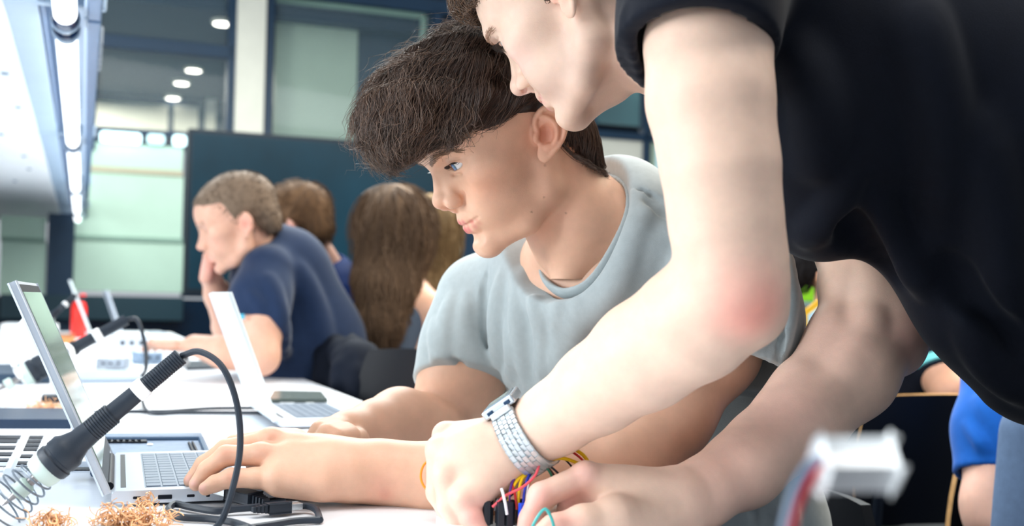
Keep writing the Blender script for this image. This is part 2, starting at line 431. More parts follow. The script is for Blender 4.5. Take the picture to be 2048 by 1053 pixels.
def build_head(f, fr, ears=(1, -1), eye_open=4.6, lipk=1.0, tip=(109.5, -11), jaw=1.0, brow=0.0, fine=True, smile=0.0, bulb=1.0, nostril=1.0):
    f.fr = fr
    f.mirror_y('chain', [(86 + brow, 6, 36, 7.5), (84 + brow * .8, 28, 41, 8), (67 + brow * .3, 49, 35, 8)], k=11)
    f.mirror_y('ell', (95, 31, 20), (14, 16, 10.5), k=10, mode='-')
    # nose
    tx, tz = tip
    f.cone((88 + brow * .4, 0, 27), (tx - 2, 0, tz + 4), 6.0, 7.2, k=9)
    f.mirror_y('cone', (82, 6, 18), (97, 8, -10), 7, 8, k=9)
    f.ell((tx, 0, tz), (9.5 * bulb, 9.8 * bulb, 8.8 * bulb), k=6)
    f.mirror_y('ell', (98, 13.5, -14.5), (11, 6.2, 8), k=4)
    f.cone((tx - 1.5, 0, tz - 6), (100, 0, -24), 4.2, 4, k=4)
    if fine:
        f.mirror_y('chain', [(91, 19, -6, 1.4), (87, 20, -14, 1.9), (90, 17.5, -22.5, 1.4)], k=4.5, mode='-')
        f.mirror_y('ell', (103.5, 7.8 * (1 + (nostril - 1) * .6), -22 - (nostril - 1) * 2), (6.8 * nostril, 3.8 * nostril, 6 * nostril), k=1.4, mode='-')
    # mouth
    f.mirror_y('chain', [(94.8, 0, -39, 5.2 * lipk), (92.5, 9, -39, 5 * lipk), (86.5, 19, -42 + smile * .3, 3.6), (79, 28, -44 + smile * .7, 1.8)], k=7)
    f.mirror_y('chain', [(92.8, 0, -50.5, 6 * lipk), (89.8, 11, -50, 5.6 * lipk), (81, 25, -46 + smile * .7, 2.2)], k=7)
    f.ell((95.5, 0, -62), (4.5, 14, 3.4), k=9, mode='-')
    if fine:
        f.ell((106, 0, -29), (4, 3, 7), k=4, mode='-')
        ln = [(y, -44.6 + smile * (y / 28) ** 2) for y in (0, 5, 10, 15, 20, 25, 30)]; q = [on_face(f, fr, y, z, off=.2) for y, z in ln]
        f.fr = fr; f.mirror_y('chain', [(*p, r) for p, r in zip(q, (1.3, 1.3, 1.4, 1.4, 1.4, 1.3, .9))], k=2.4, mode='-')
    # eyelids
    if fine:
        f.mirror_y('ell', (74, 32, 19), (14.2, 16.5, 13.6), k=5)
        f.mirror_y('ell', (86, 33, 18.6), (13, 15.4, eye_open), k=1.2, mode='-', R=[[1, 0, 0], [0, math.cos(.08), -math.sin(.08)], [0, math.sin(.08), math.cos(.08)]])
        f.mirror_y('chain', [(90, 19, 23.5, .8), (89, 30, 27, .9), (80, 47, 23.5, .8)], k=3, mode='-')
        f.mirror_y('chain', [(86, 20, 10.5, .7), (85, 32, 8, .8), (77, 43, 10.5, .7)], k=4, mode='-')
    for sgn in ears: build_ear(f, fr, sgn, fine)
    f.fr = fr

EAR = dict(tilt=14, up=0, size=1.0)
def ear_frame(fr, sgn):
    a = math.radians(24); t = math.radians(EAR['tilt'])
    x = np.array([math.cos(a), -math.sin(a), 0]); y = np.array([math.sin(a), math.cos(a), 0]); z = np.array([0, 0, 1.0])
    x2 = x * math.cos(t) + z * math.sin(t); z2 = z * math.cos(t) - x * math.sin(t)
    L = np.stack([x2, y, z2]); L = L * np.array([1, sgn, 1]); o = fr.w((-1, 67 * sgn, -4 + EAR['up']))
    return Fr(o, L @ fr.R, fr.sc * EAR['size'])
def build_ear(f, fr, sgn, fine=True):
    f.fr = ear_frame(fr, sgn)
    f.ell((-14, 5, 7), (18, 3.2, 27), k=4)
    f.ell((-9, 5.5, -22), (8.5, 3.4, 10), k=5)
    f.ell((-10, -4, 2), (16, 10, 18), k=6)
    if not fine:
        f.ell((-10, 9, 1), (8, 5, 11), k=3, mode='-'); return
    f.ell((-11, 8.5, 1), (9.5, 7, 12.5), k=2.5, mode='-')
    f.chain([tuple(q) for q in spline([(-2, 5, 2, 2.2), (2.5, 7, 12, 2.7), (1, 8, 22, 2.9), (-7, 9, 31, 3.1), (-18, 9, 33, 3.2), (-28, 8.5, 27, 3.2), (-32.5, 8, 14, 3.1), (-31, 7.5, 0, 2.9), (-25, 7, -12, 2.7), (-16, 6, -24, 2.8)], 4)], k=2)
    f.chain([tuple(q) for q in spline([(-19, 7, -12, 2.6), (-24, 8, 0, 2.9), (-22, 8.5, 13, 2.9), (-12, 8, 21, 2.4), (-2, 7, 22, 1.8)], 3)], k=2.5)
    f.ell((1.5, 6, -3), (4, 4, 6.5), k=3)
    f.ell((-14, 6.5, -13), (6, 3.4, 4), k=3)
    f.chain([tuple(q) for q in spline([(-27.5, 10.5, -4, 1.2), (-28.5, 11, 10, 1.7), (-22, 11.5, 24, 2.0), (-9, 11, 27, 1.9)], 3)], k=1.8, mode='-')

def head_paint(fr, spots, skin, lip, cheek, ear, brow=None):
    w = fr.w; s = fr.sc
    for q in [(97, 0, -39.6), (95, 8, -40), (89, 16, -41.6), (83, 22, -43.2)]:
        for y in (1, -1): spots.append((w((q[0] + 3, q[1] * y, q[2])), 6.5 * s, lip, .9))
    for q in [(96, 0, -50), (94, 8, -50), (88, 16, -48.5), (83, 22, -46)]:
        for y in (1, -1): spots.append((w((q[0] + 3, q[1] * y, q[2])), 7.5 * s, lip, .9))
    for q in ((99, 0), (97, 7), (93, 14), (88, 20), (85, 25)):
        for y in (1, -1): spots.append((w((q[0] - 2, q[1] * y, -44.4)), 2.6 * s, tuple(c * .45 for c in lip), .9))  # shade of the gap between the lips, painted into the skin colour
    for y in (1, -1):
        spots.append((w((72, 46 * y, -12)), 34 * s, cheek, .55)); spots.append((ear_frame(fr, y).w((-12, 6, 2)), 34 * s, ear, .6))
        spots.append((ear_frame(fr, y).w((-10, 3, 2)), 13 * s, tuple(c * .75 for c in ear), .6))  # shade of the ear hollow, put in as darker ear colour
    spots.append((w((112, 0, -14)), 18 * s, cheek, .55))

def eyeball(parent, fr, sgn, look, iris, name='eye'):
    """glossy eyeball; look: direction in the head frame"""
    c = np.array([74.2, 32 * sgn, 19.0]); r = 12.3; n = 28; m = 16; look = unit(look)
    a = unit(np.cross(look, [0, 0, 1])); b = np.cross(a, look); V = [c + look * (r + .6)]; cols = [(0.004, .004, .005)]; Q = []
    for i in range(1, m + 1):
        th = math.pi * (i / m) ** 1.6 * .62; rr = r + .6 * max(0, 1 - (th / .5) ** 2)
        for k in range(n):
            ph = 2 * math.pi * k / n; V.append(c + rr * (look * math.cos(th) + (a * math.cos(ph) + b * math.sin(ph)) * math.sin(th)))
            if th < .19: cc = (.004, .004, .005)
            elif th < .47: cc = tuple(q * (.75 + .5 * random.random()) for q in iris)
            elif th < .54: cc = tuple(q * .25 for q in iris)
            else: cc = srgb(225, 222, 222)
            cols.append(cc)
    F = [(0, 1 + k, 1 + (k + 1) % n, 1 + (k + 1) % n) for k in range(n)]
    for i in range(m - 1):
        for k in range(n): F.append((1 + i * n + k, 1 + (i + 1) * n + k, 1 + (i + 1) * n + (k + 1) % n, 1 + i * n + (k + 1) % n))
    Vw = np.array([fr.w(v) for v in V])
    me = bpy.data.meshes.new(name); me.from_pydata([tuple(v) for v in Vw], [], [tuple(dict.fromkeys(q)) for q in F]); me.update()
    at = me.color_attributes.new('Col', 'FLOAT_COLOR', 'POINT'); cc = np.ones((len(V), 4), np.float32); cc[:, :3] = cols; at.data.foreach_set('color', cc.ravel())
    return link(name, me, mat('eye', (1, 1, 1), .08, attr=True, coat=.6), parent)

def skin_mat(name, rough=.48):
    return mat(name, (.6, .4, .3), rough, attr=True, noise=.055, scale=55, bump=.00012, bscale=900, sss=.22, sss_scale=.004, spec=.42)
def hand_finger(f, pts, k=.004):
    """finger: (point, radius) down its joints, with a slight knuckle swelling"""
    f.chain([(*p, r) for (p, r) in pts], k=k)
def opening(f, c, axis, R, r_in, depth):
    """cut cloth square at a hem and hollow it out"""
    c = np.asarray(c, np.float32); ax = np.asarray(unit(axis), np.float32)
    def cut(p):
        q = p - c; h = q @ ax; rad = np.sqrt(np.maximum((q * q).sum(1) - h * h, 0)); return np.maximum(np.maximum(-h, h - .12), rad - R)
    def bore(p):
        q = p - c; h = q @ ax; rad = np.sqrt(np.maximum((q * q).sum(1) - h * h, 0)); return np.maximum(np.abs(h + depth * .5) - depth * .5 - .004, rad - r_in)
    f.fn(cut, c - R - .3, c + R + .3, 0.002, '-'); f.fn(bore, c - r_in - depth, c + r_in + depth, 0.001, '-')
def folds(f, lines, d0=.5, d1=2.2):
    """cloth folds: polylines laid on the surface; r > 0 ridge, r < 0 furrow"""
    todo = []
    for (pts, r, k) in lines:
        q = [f.march(x, y, d0, d1) for (x, y) in pts]; q = [p + unit(p - CAM) * (.55 * r if r > 0 else 0) for p in q]; q = spline(q, 4); todo.append((q, r, k))
    for (q, r, k) in todo:
        n = len(q)
        for i in range(n - 1):
            e0 = math.sin(math.pi * (i + .35) / n) ** .5; e1 = math.sin(math.pi * (i + 1.35) / n) ** .5 if i + 1.35 < n else .2
            f.cone(q[i], q[i + 1], abs(r) * e0, abs(r) * e1, k, '+' if r > 0 else '-')

# ------------------------------------------------------------------ hair
def grow_hair(surface, roots, flow, length, steps, lift=.0, jitter=.3, seed=1, curl=0.0, hug=.0):
    """strands that start at roots on a field and follow a flow direction over its surface"""
    rng = np.random.default_rng(seed); p = np.array(roots, float); n = len(p); out = [p.copy()]
    L = length * (0.6 + .8 * rng.random(n)) if np.isscalar(length) else length
    jit = rng.normal(size=(n, 3)) * jitter; ph = rng.random(n) * 6.28; e = .0015
    for i in range(steps):
        g = np.stack([surface.eval(p + np.eye(3)[k] * e) - surface.eval(p - np.eye(3)[k] * e) for k in range(3)], 1) / (2 * e)
        g /= np.linalg.norm(g, axis=1, keepdims=True) + 1e-9
        d = flow(p) + jit; d = d - g * (d * g).sum(1, keepdims=True); d /= np.linalg.norm(d, axis=1, keepdims=True) + 1e-9
        side = np.cross(g, d)
        d = d + side * (curl * np.sin(ph + i * .9))[:, None] + g * (lift * (1 if i < steps * .4 else (.3 - 1.0 * hug)))
        p = p + d * (L / steps)[:, None]
        out.append(p.copy())
    return np.stack(out, 1)
def surface_points(V, Q, n, seed=0, keep=None):
    rng = np.random.default_rng(seed); a = V[Q[:, 0]]; b = V[Q[:, 1]]; c = V[Q[:, 2]]; d = V[Q[:, 3]]
    ar = np.linalg.norm(np.cross(c - a, d - b), axis=1)
    if keep is not None: ar = ar * keep((a + c) / 2)
    i = rng.choice(len(Q), n, p=ar / ar.sum()); u = rng.random((n, 1)); v = rng.random((n, 1))
    return (a[i] * (1 - u) + b[i] * u) * (1 - v) + (d[i] * (1 - u) + c[i] * u) * v
def hair_obj(name, paths, r0, r1, cols, parent, seed=0, rough=.38, streak=None, mname='hair'):
    V, Q = strands(paths, r0, r1); rng = np.random.default_rng(seed); n, m, _ = paths.shape
    mix = rng.random(n); c0, c1 = np.array(cols[0]), np.array(cols[1]); c = c0 * (1 - mix[:, None]) + c1 * mix[:, None]
    if streak is not None: c = streak(paths, c)
    c = np.repeat(c, m * 3, axis=0)
    return mesh_obj(name, V, Q, mat(mname, (.05, .03, .02), rough, attr=True, spec=.6), parent, c)
# ------------------------------------------------------------------ the young man at the laptop
def seated_man():
    root = empty('person', P(1413, 1100, 1.36) * np.array([1, 1, 0]) + np.array([0, 0, .46]), 'young man in grey t-shirt sitting at the bench, typing on the near laptop', 'person')
    hf = head_frame(20, 33, 0, 1032, 294, 1.25, 1.02)
    EAR.update(tilt=30, up=8, size=.9)
    f = Field()
    # trunk under the shirt
    S = unit([.77, -.64, 0])
    f.chain([(*P(1210, 600, 1.32), .13), (*P(1290, 760, 1.34), .13), (*P(1400, 1050, 1.36), .13)], k=.05, flat=(np.cross(S, UP), .68))
    ft = f; f = Field(); fa = f
    # near arm
    f.chain([(*P(1462, 545, 1.205), .052), (*P(1425, 700, 1.16), .045), (*P(1325, 827, 1.115), .046), (*P(1245, 935, 1.08), .043), (*P(1222, 972, 1.075), .042)], k=.03)
    f.chain([(*P(1215, 962, 1.07), .043), (*P(1110, 952, 1.075), .043), (*P(990, 955, 1.08), .037), (*P(870, 957, 1.085), .0305), (*P(775, 946, 1.085), .0262), (*P(725, 942, 1.083), .0255)], k=.025)
    f = Field(); fh = f
    # neck
    f.chain([(*P(1190, 450, 1.32), .045), (*P(1300, 500, 1.27), .04), (*P(1440, 540, 1.21), .04)], k=.04)             # trapezius
    f.chain([(*P(1180, 450, 1.35), .045), (*P(1090, 540, 1.40), .042), (*P(960, 620, 1.45), .042)], k=.04)
    f.chain([(*P(1085, 330, 1.275), .055), (*P(1165, 460, 1.29), .057), (*P(1215, 560, 1.315), .07)], k=.03)
    f.chain([(*P(1125, 310, 1.25), .016), (*P(1160, 430, 1.25), .016), (*P(1130, 570, 1.25), .012)], k=.03)        # neck muscle
    build_skull(f, hf, jaw=.86, k0=20)
    build_head(f, hf, ears=(1, -1), tip=(107, -8), brow=6, smile=3, lipk=.88, eye_open=4.2)
    f.fr = ID
    f = Field(); fb = f
    # far arm and hand
    f.chain([(*P(965, 610, 1.45), .055), (*P(930, 740, 1.44), .052), (*P(880, 850, 1.43), .046)], k=.03)
    f.chain([(*P(870, 862, 1.40), .046), (*P(800, 845, 1.37), .043), (*P(750, 860, 1.33), .036), (*P(700, 868, 1.29), .027)], k=.006)
    f.cone(P(700, 868, 1.29), P(655, 870, 1.26), .024, .02, k=.012)
    for i, (a, b, c) in enumerate((((672, 860, 1.25), (640, 862, 1.225), (612, 890, 1.22)), ((680, 858, 1.265), (650, 858, 1.25), (620, 885, 1.245)), ((690, 866, 1.24), (655, 868, 1.212), (632, 888, 1.205)), ((700, 874, 1.235), (672, 876, 1.21), (655, 890, 1.20)))):
        f.chain([(*P(*a), .0125), (*P(*b), .0105), (*P(*c), .008)], k=.004)
    f.chain([(*P(715, 880, 1.26), .014), (*P(690, 888, 1.23), .011), (*P(665, 893, 1.21), .009)], k=.006)
    f = fa
    # near hand on the keyboard
    mid = P(630, 930, 1.078)
    f.chain([(*P(740, 943, 1.083), .026), (*P(660, 935, 1.078), .027), (*P(590, 920, 1.075), .026)], k=.015)
    f.cone(P(690, 950, 1.065), P(560, 948, 1.05), .022, .017, k=.02)
    f.cone(P(640, 972, 1.045), P(560, 965, 1.043), .012, .011, k=.018)
    f.cone(P(690, 935, 1.09), P(570, 890, 1.10), .018, .013, k=.02)
    fing = [([(575, 962, 1.046), (512, 957, 1.042), (462, 957, 1.040), (430, 968, 1.040), (411, 978, 1.040)], [.0125, .0098, .0092, .0078, .0066]),
            ([(580, 915, 1.066), (522, 911, 1.060), (452, 912, 1.056), (415, 940, 1.055), (392, 969, 1.054)], [.013, .0108, .0098, .0086, .0068]),
            ([(585, 888, 1.085), (540, 882, 1.082), (452, 900, 1.078), (408, 930, 1.076), (381, 962, 1.074)], [.013, .011, .0100, .0086, .0068]),
            ([(590, 882, 1.105), (545, 878, 1.108), (470, 890, 1.108), (425, 918, 1.106), (400, 945, 1.104)], [.0125, .011, .0096, .0084, .0068])]
    for (pts, rr) in fing: f.chain([(*P(*p), r) for p, r in zip(pts, rr)], k=.0035)
    f.chain([(*P(640, 900, 1.105), .015), (*P(560, 905, 1.125), .012), (*P(510, 930, 1.13), .0095)], k=.01)
    for (px, py, d) in ((523, 903, 1.056), (543, 872, 1.078)): f.ell(P(px, py, d), (.009, .009, .007), k=.008)           # knuckles
    for (a, b) in (((640, 905, 1.062), (530, 906, 1.052)), ((650, 893, 1.075), (548, 874, 1.074))): f.cone(P(*a), P(*b), .0035, .004, k=.010)
    tan = srgb(220, 176, 150); parts = []
    hlo = hf.w((0, 0, 0)) - .15; hhi = hf.w((0, 0, 0)) + np.array([.2, .15, .16])
    parts.append(fh.mesh(.0014, hlo, hhi)); parts.append(ft.mesh(.008)); parts.append(fa.mesh(.0017)); parts.append(fb.mesh(.0024)); f = fh
    V, Q = join(parts)
    red = srgb(214, 140, 118); spots = []
    head_paint(hf, spots, tan, srgb(200, 92, 98), srgb(214, 150, 122), srgb(214, 138, 112))
    spots += [(P(772, 985, 1.06), .012, srgb(196, 110, 95), .45), (P(765, 975, 1.06), .03, srgb(214, 150, 130), .5)]
    for (px, py) in ((1063, 424), (1132, 427), (965, 273), (1090, 331), (1088, 395)):
        spots.append((f.march(px, py, 1.0, 1.5), .0017, srgb(110, 72, 54), .8))
    for (px, py, d) in ((404, 977, 1.034), (386, 967, 1.048), (376, 959, 1.068)): spots.append((P(px, py, d), .0075, srgb(226, 176, 166), .8))
    for (px, py, d) in ((450, 905, 1.046), (523, 903, 1.05), (462, 950, 1.032), (545, 872, 1.07)): spots.append((P(px, py, d), .016, srgb(216, 156, 134), .5))
    body = mesh_obj('body', V, Q, skin_mat('skin_tan'), root, paint(V, tan, spots))
    for sgn in (1, -1): eyeball(root, hf, sgn, (1, -.10, -.10), srgb(84, 112, 158))
    # brows and lashes
    rng = np.random.default_rng(5)
    for sgn in (1, -1):
        eyebrow(f, hf, sgn, root, (srgb(150, 114, 86), srgb(108, 80, 60)), 8, 8, 5, 1.3)
        paths = []
        for t in np.linspace(-1, 1, 44):
            y = 33 + 11.5 * t; z = 18.8 + 4.4 * math.sqrt(max(0, 1 - t * t)) + 1.2 * t; x = 74 + math.sqrt(max(1, 14.6 ** 2 - (y - 32) ** 2 - (z - 19) ** 2))
            b = np.array([x, y, z]); dr = unit([.9, .25 * t, -.1]); pth = [b, b + dr * 3 + np.array([0, 0, -.3]), b + dr * 6 + np.array([0, 0, .8])]
            paths.append([hf.w((a_, b_ * sgn, c_)) for a_, b_, c_ in pth])
        hair_obj('eyelashes', np.array(paths), .00026, .00008, (srgb(40, 28, 24), srgb(30, 22, 20)), root, 4)
    # ---- hair
    h = Field(hf)
    h.ell((-4, 0, 60), (96, 79, 84), k=0)
    h.ell((40, 0, 92), (75, 70, 52), k=20)
    h.ell((96, 4, 92), (42, 60, 34), k=18)
    h.ell((108, 6, 76), (26, 44, 20), k=14)
    h.ell((25, 60, 58), (50, 20, 32), k=14)
    h.ell((-56, 0, 0), (30, 54, 58), k=18)
    h.ell((-12, 0, 54), (66, 83, 42), k=10)
    h.mirror_y('cone', (-56, 22, -20), (-58, 24, -60), 22, 11, k=12)
    zx = [-110, -64, -50, -34, -22, -6, 20, 50, 84, 96, 110, 170]; zz = [-64, -64, -52, -24, 14, 28, 36, 46, 52, 56, 56, 54]
    h.fn(lambda p: p[:, 2] - np.interp(p[:, 0], zx, zz).astype(np.float32), (-130, -100, -120), (170, 100, 40), 6, '-')
    h.fn(lambda p: .0045 * 1000 * (np.sin(p[:, 0] * .11 + p[:, 1] * .13) * np.sin(p[:, 2] * .14 + p[:, 1] * .07 + 1)) * np.clip((p[:, 2] - 20) / 40, 0, 1), (-130, -100, -120), (170, 100, 170), 0, 'd')
    Vh, Qh = h.mesh(.003)
    hc = (srgb(58, 42, 35), srgb(34, 26, 25))
    mesh_obj('hair_base', Vh, Qh, mat('hair', (.05, .03, .02), .42, attr=True, spec=.5), root, np.tile(hc[1], (len(Vh), 1)))
    crown = np.array([-48, -8, 138.])
    def flow(pw):
        q = hf.loc(pw); v = q - crown; v = v / (np.linalg.norm(v, axis=1, keepdims=True) + 1e-6) * .9
        fr_ = np.clip((q[:, 0] - 30) / 80, 0, 1)[:, None]; bk = np.clip((-q[:, 0] - 40) / 40, 0, 1)[:, None]
        v = v + fr_ * np.array([.35, .1, -.6]) + (1 - fr_) * (1 - bk) * np.array([.75, .1, -.25]) + bk * np.array([0, 0, -1.0])
        s1 = np.sin(q[:, 0] * .07 + q[:, 2] * .05 + 1) + .7 * np.sin(q[:, 1] * .16 + q[:, 0] * .11); s2 = np.sin(q[:, 1] * .12 + q[:, 2] * .09) + .7 * np.sin(q[:, 0] * .19 - q[:, 2] * .12 + 2)
        v = v + np.stack([.10 * s2, .30 * s1, .24 * s2], 1)
        return v @ hf.R
    near = lambda c: .2 + (((c - hf.o) @ hf.R[1]) > -.03)
    front = lambda c: np.clip((((c - hf.o) @ hf.R[0]) - .02) / .05, 0, 1)
    r1 = surface_points(Vh, Qh, 11000, 1, near); k1 = grow_hair(h, r1, flow, .050, 8, lift=.12, jitter=.10, seed=2, curl=.10, hug=.32)
    r2 = surface_points(Vh, Qh, 1700, 3, lambda c: near(c) * front(c)); k2 = grow_hair(h, r2, flow, .048, 8, lift=.36, jitter=.30, seed=4, curl=.3)
    r3 = surface_points(Vh, Qh, 170, 5, lambda c: near(c) * (((c - hf.o) @ hf.R[2]) > .075)); k3 = grow_hair(h, r3, flow, .06, 8, lift=.42, jitter=.4, seed=6, curl=.4)
    def off_ear(k):
        q = hf.loc(k.reshape(-1, 3).astype(np.float32)).reshape(k.shape); bad = ((q[..., 2] < 33) & (q[..., 0] > -30) & (q[..., 0] < 16) & (np.abs(q[..., 1]) > 55)).any(1); return k[~bad]
    k1, k2, k3 = off_ear(k1), off_ear(k2), off_ear(k3)
    hair_obj('hair', k1, .00032, .00010, (srgb(92, 70, 58), srgb(50, 39, 35)), root, 7, rough=.30)
    hair_obj('hair', k2, .00030, .00008, (srgb(118, 92, 75), srgb(66, 51, 44)), root, 8)
    hair_obj('hair', k3, .00018, .00006, (srgb(120, 96, 78), srgb(70, 54, 44)), root, 9)
    return root, hf, f

def seated_shirt(root, f0):
    S = unit([.77, -.64, 0]); G = np.cross(S, UP)
    f = Field()
    f.chain([(*P(1225, 592, 1.33), .160), (*P(1275, 690, 1.33), .168), (*P(1335, 840, 1.34), .160), (*P(1405, 1060, 1.36), .162)], k=.04, flat=(G, .70))
    f.chain([(*P(1200, 455, 1.32), .056), (*P(1300, 500, 1.26), .056), (*P(1440, 535, 1.20), .060)], k=.04)
    f.chain([(*P(1170, 470, 1.35), .052), (*P(1080, 540, 1.40), .052), (*P(970, 605, 1.45), .056)], k=.04)
    f.chain([(*P(1470, 545, 1.195), .062), (*P(1465, 640, 1.165), .068), (*P(1455, 780, 1.135), .071)], k=.03)
    f.chain([(*P(965, 600, 1.455), .058), (*P(945, 690, 1.445), .064), (*P(905, 840, 1.43), .066)], k=.025)
    ring = [(1083, 528, 1.305), (1098, 568, 1.268), (1135, 588, 1.235), (1185, 568, 1.212), (1232, 500, 1.208), (1262, 425, 1.232), (1253, 374, 1.285), (1205, 362, 1.345), (1140, 420, 1.385), (1095, 480, 1.36)]
    pts = np.array([P(*q) for q in ring]); c = pts.mean(0); u, s_, vt = np.linalg.svd(pts - c); nrm = vt[2] if vt[2][2] > 0 else -vt[2]
    e1, e2 = vt[0], vt[1]; r1 = np.abs((pts - c) @ e1).max() - .004; r2 = np.abs((pts - c) @ e2).max() - .004
    c32, n32, a32, b32 = [np.asarray(x, np.float32) for x in (c, nrm, e1, e2)]
    def hole(p):
        q = p - c32; hh = q @ n32; a = (q @ a32) / r1; b = (q @ b32) / r2; rad = (np.sqrt(a * a + b * b) - 1) * min(r1, r2); return np.maximum(np.maximum(-hh - .05, hh - .2), rad - np.clip(hh, 0, .1) * .9)
    sp0 = spline(list(pts) + [pts[0]], 3); f.chain([(*q, .015) for q in [x - nrm * .008 + unit(x - c) * .008 for x in sp0]], k=.03)
    f.fn(hole, c - .2, c + .25, .006, '-')
    lines = [([(905, 600), (893, 680), (900, 770)], .006, .014), ([(935, 590), (925, 700), (945, 790)], .005, .012), ([(965, 560), (972, 650), (985, 740)], -.003, .006),
              ([(1005, 560), (1000, 660), (1012, 770)], .007, .016), ([(1050, 545), (1040, 640), (1055, 760)], .006, .014), ([(1070, 600), (1095, 680), (1090, 760)], .006, .014),
              ([(1120, 620), (1135, 680), (1120, 740)], .006, .016), ([(1160, 620), (1150, 690)], .006, .014), ([(1290, 430), (1240, 560), (1170, 650)], .006, .018),
              ([(1330, 470), (1270, 580)], .006, .016), ([(880, 740), (930, 765), (990, 760)], .005, .012), ([(860, 700), (900, 730), (960, 740)], -.004, .01),
              ([(1570, 500), (1575, 600), (1560, 700)], .005, .012), ([(1500, 700), (1530, 640), (1560, 560)], .004, .01), ([(1290, 395), (1330, 430)], -.003, .006),
              ([(1600, 900), (1560, 980), (1580, 1050)], .006, .016), ([(1500, 960), (1510, 1050)], -.003, .006),
              ([(975, 540), (966, 600), (972, 680), (1000, 780)], -.0035, .004), ([(1265, 372), (1330, 410), (1345, 440)], -.0025, .003), ([(1552, 560), (1562, 650), (1556, 735)], -.0025, .003),
              ([(870, 650), (885, 720), (905, 790)], .006, .012), ([(925, 640), (955, 720), (990, 770)], .006, .012), ([(1020, 640), (1030, 720), (1020, 790)], .006, .012)]
    folds(f, [(p, r * 1.5, k * 1.1) for p, r, k in lines], 1.0, 1.7)
    opening(f, P(1457, 740, 1.142), P(1435, 860, 1.12) - P(1460, 742, 1.142), .085, .062, .05)
    opening(f, P(925, 772, 1.436), P(905, 880, 1.40) - P(925, 770, 1.437), .085, .057, .05)
    V, Q = f.mesh(.0028, None, None)
    V = relax(V, Q, 1, .4)
    m = mat('grey_cotton', srgb(164, 175, 178), .88, noise=.05, scale=120, bump=.00025, bscale=1400, sheen=.25, spec=.25)
    o = mesh_obj('t_shirt', V, Q, m, root)
    cf = Field(); sp = spline(list(pts) + [pts[0]], 6)
    for i in range(len(sp) - 1):
        a = sp[i] - c; out = unit(a - nrm * (a @ nrm)); cf.cone(sp[i], sp[i + 1], .0088, .0088, .003, flat=(out, .38))
    V, Q = cf.mesh(.0018); mesh_obj('collar', V, Q, m, o)
    return o
MAN, MAN_HF, MAN_F = seated_man()
seated_shirt(MAN, MAN_F)
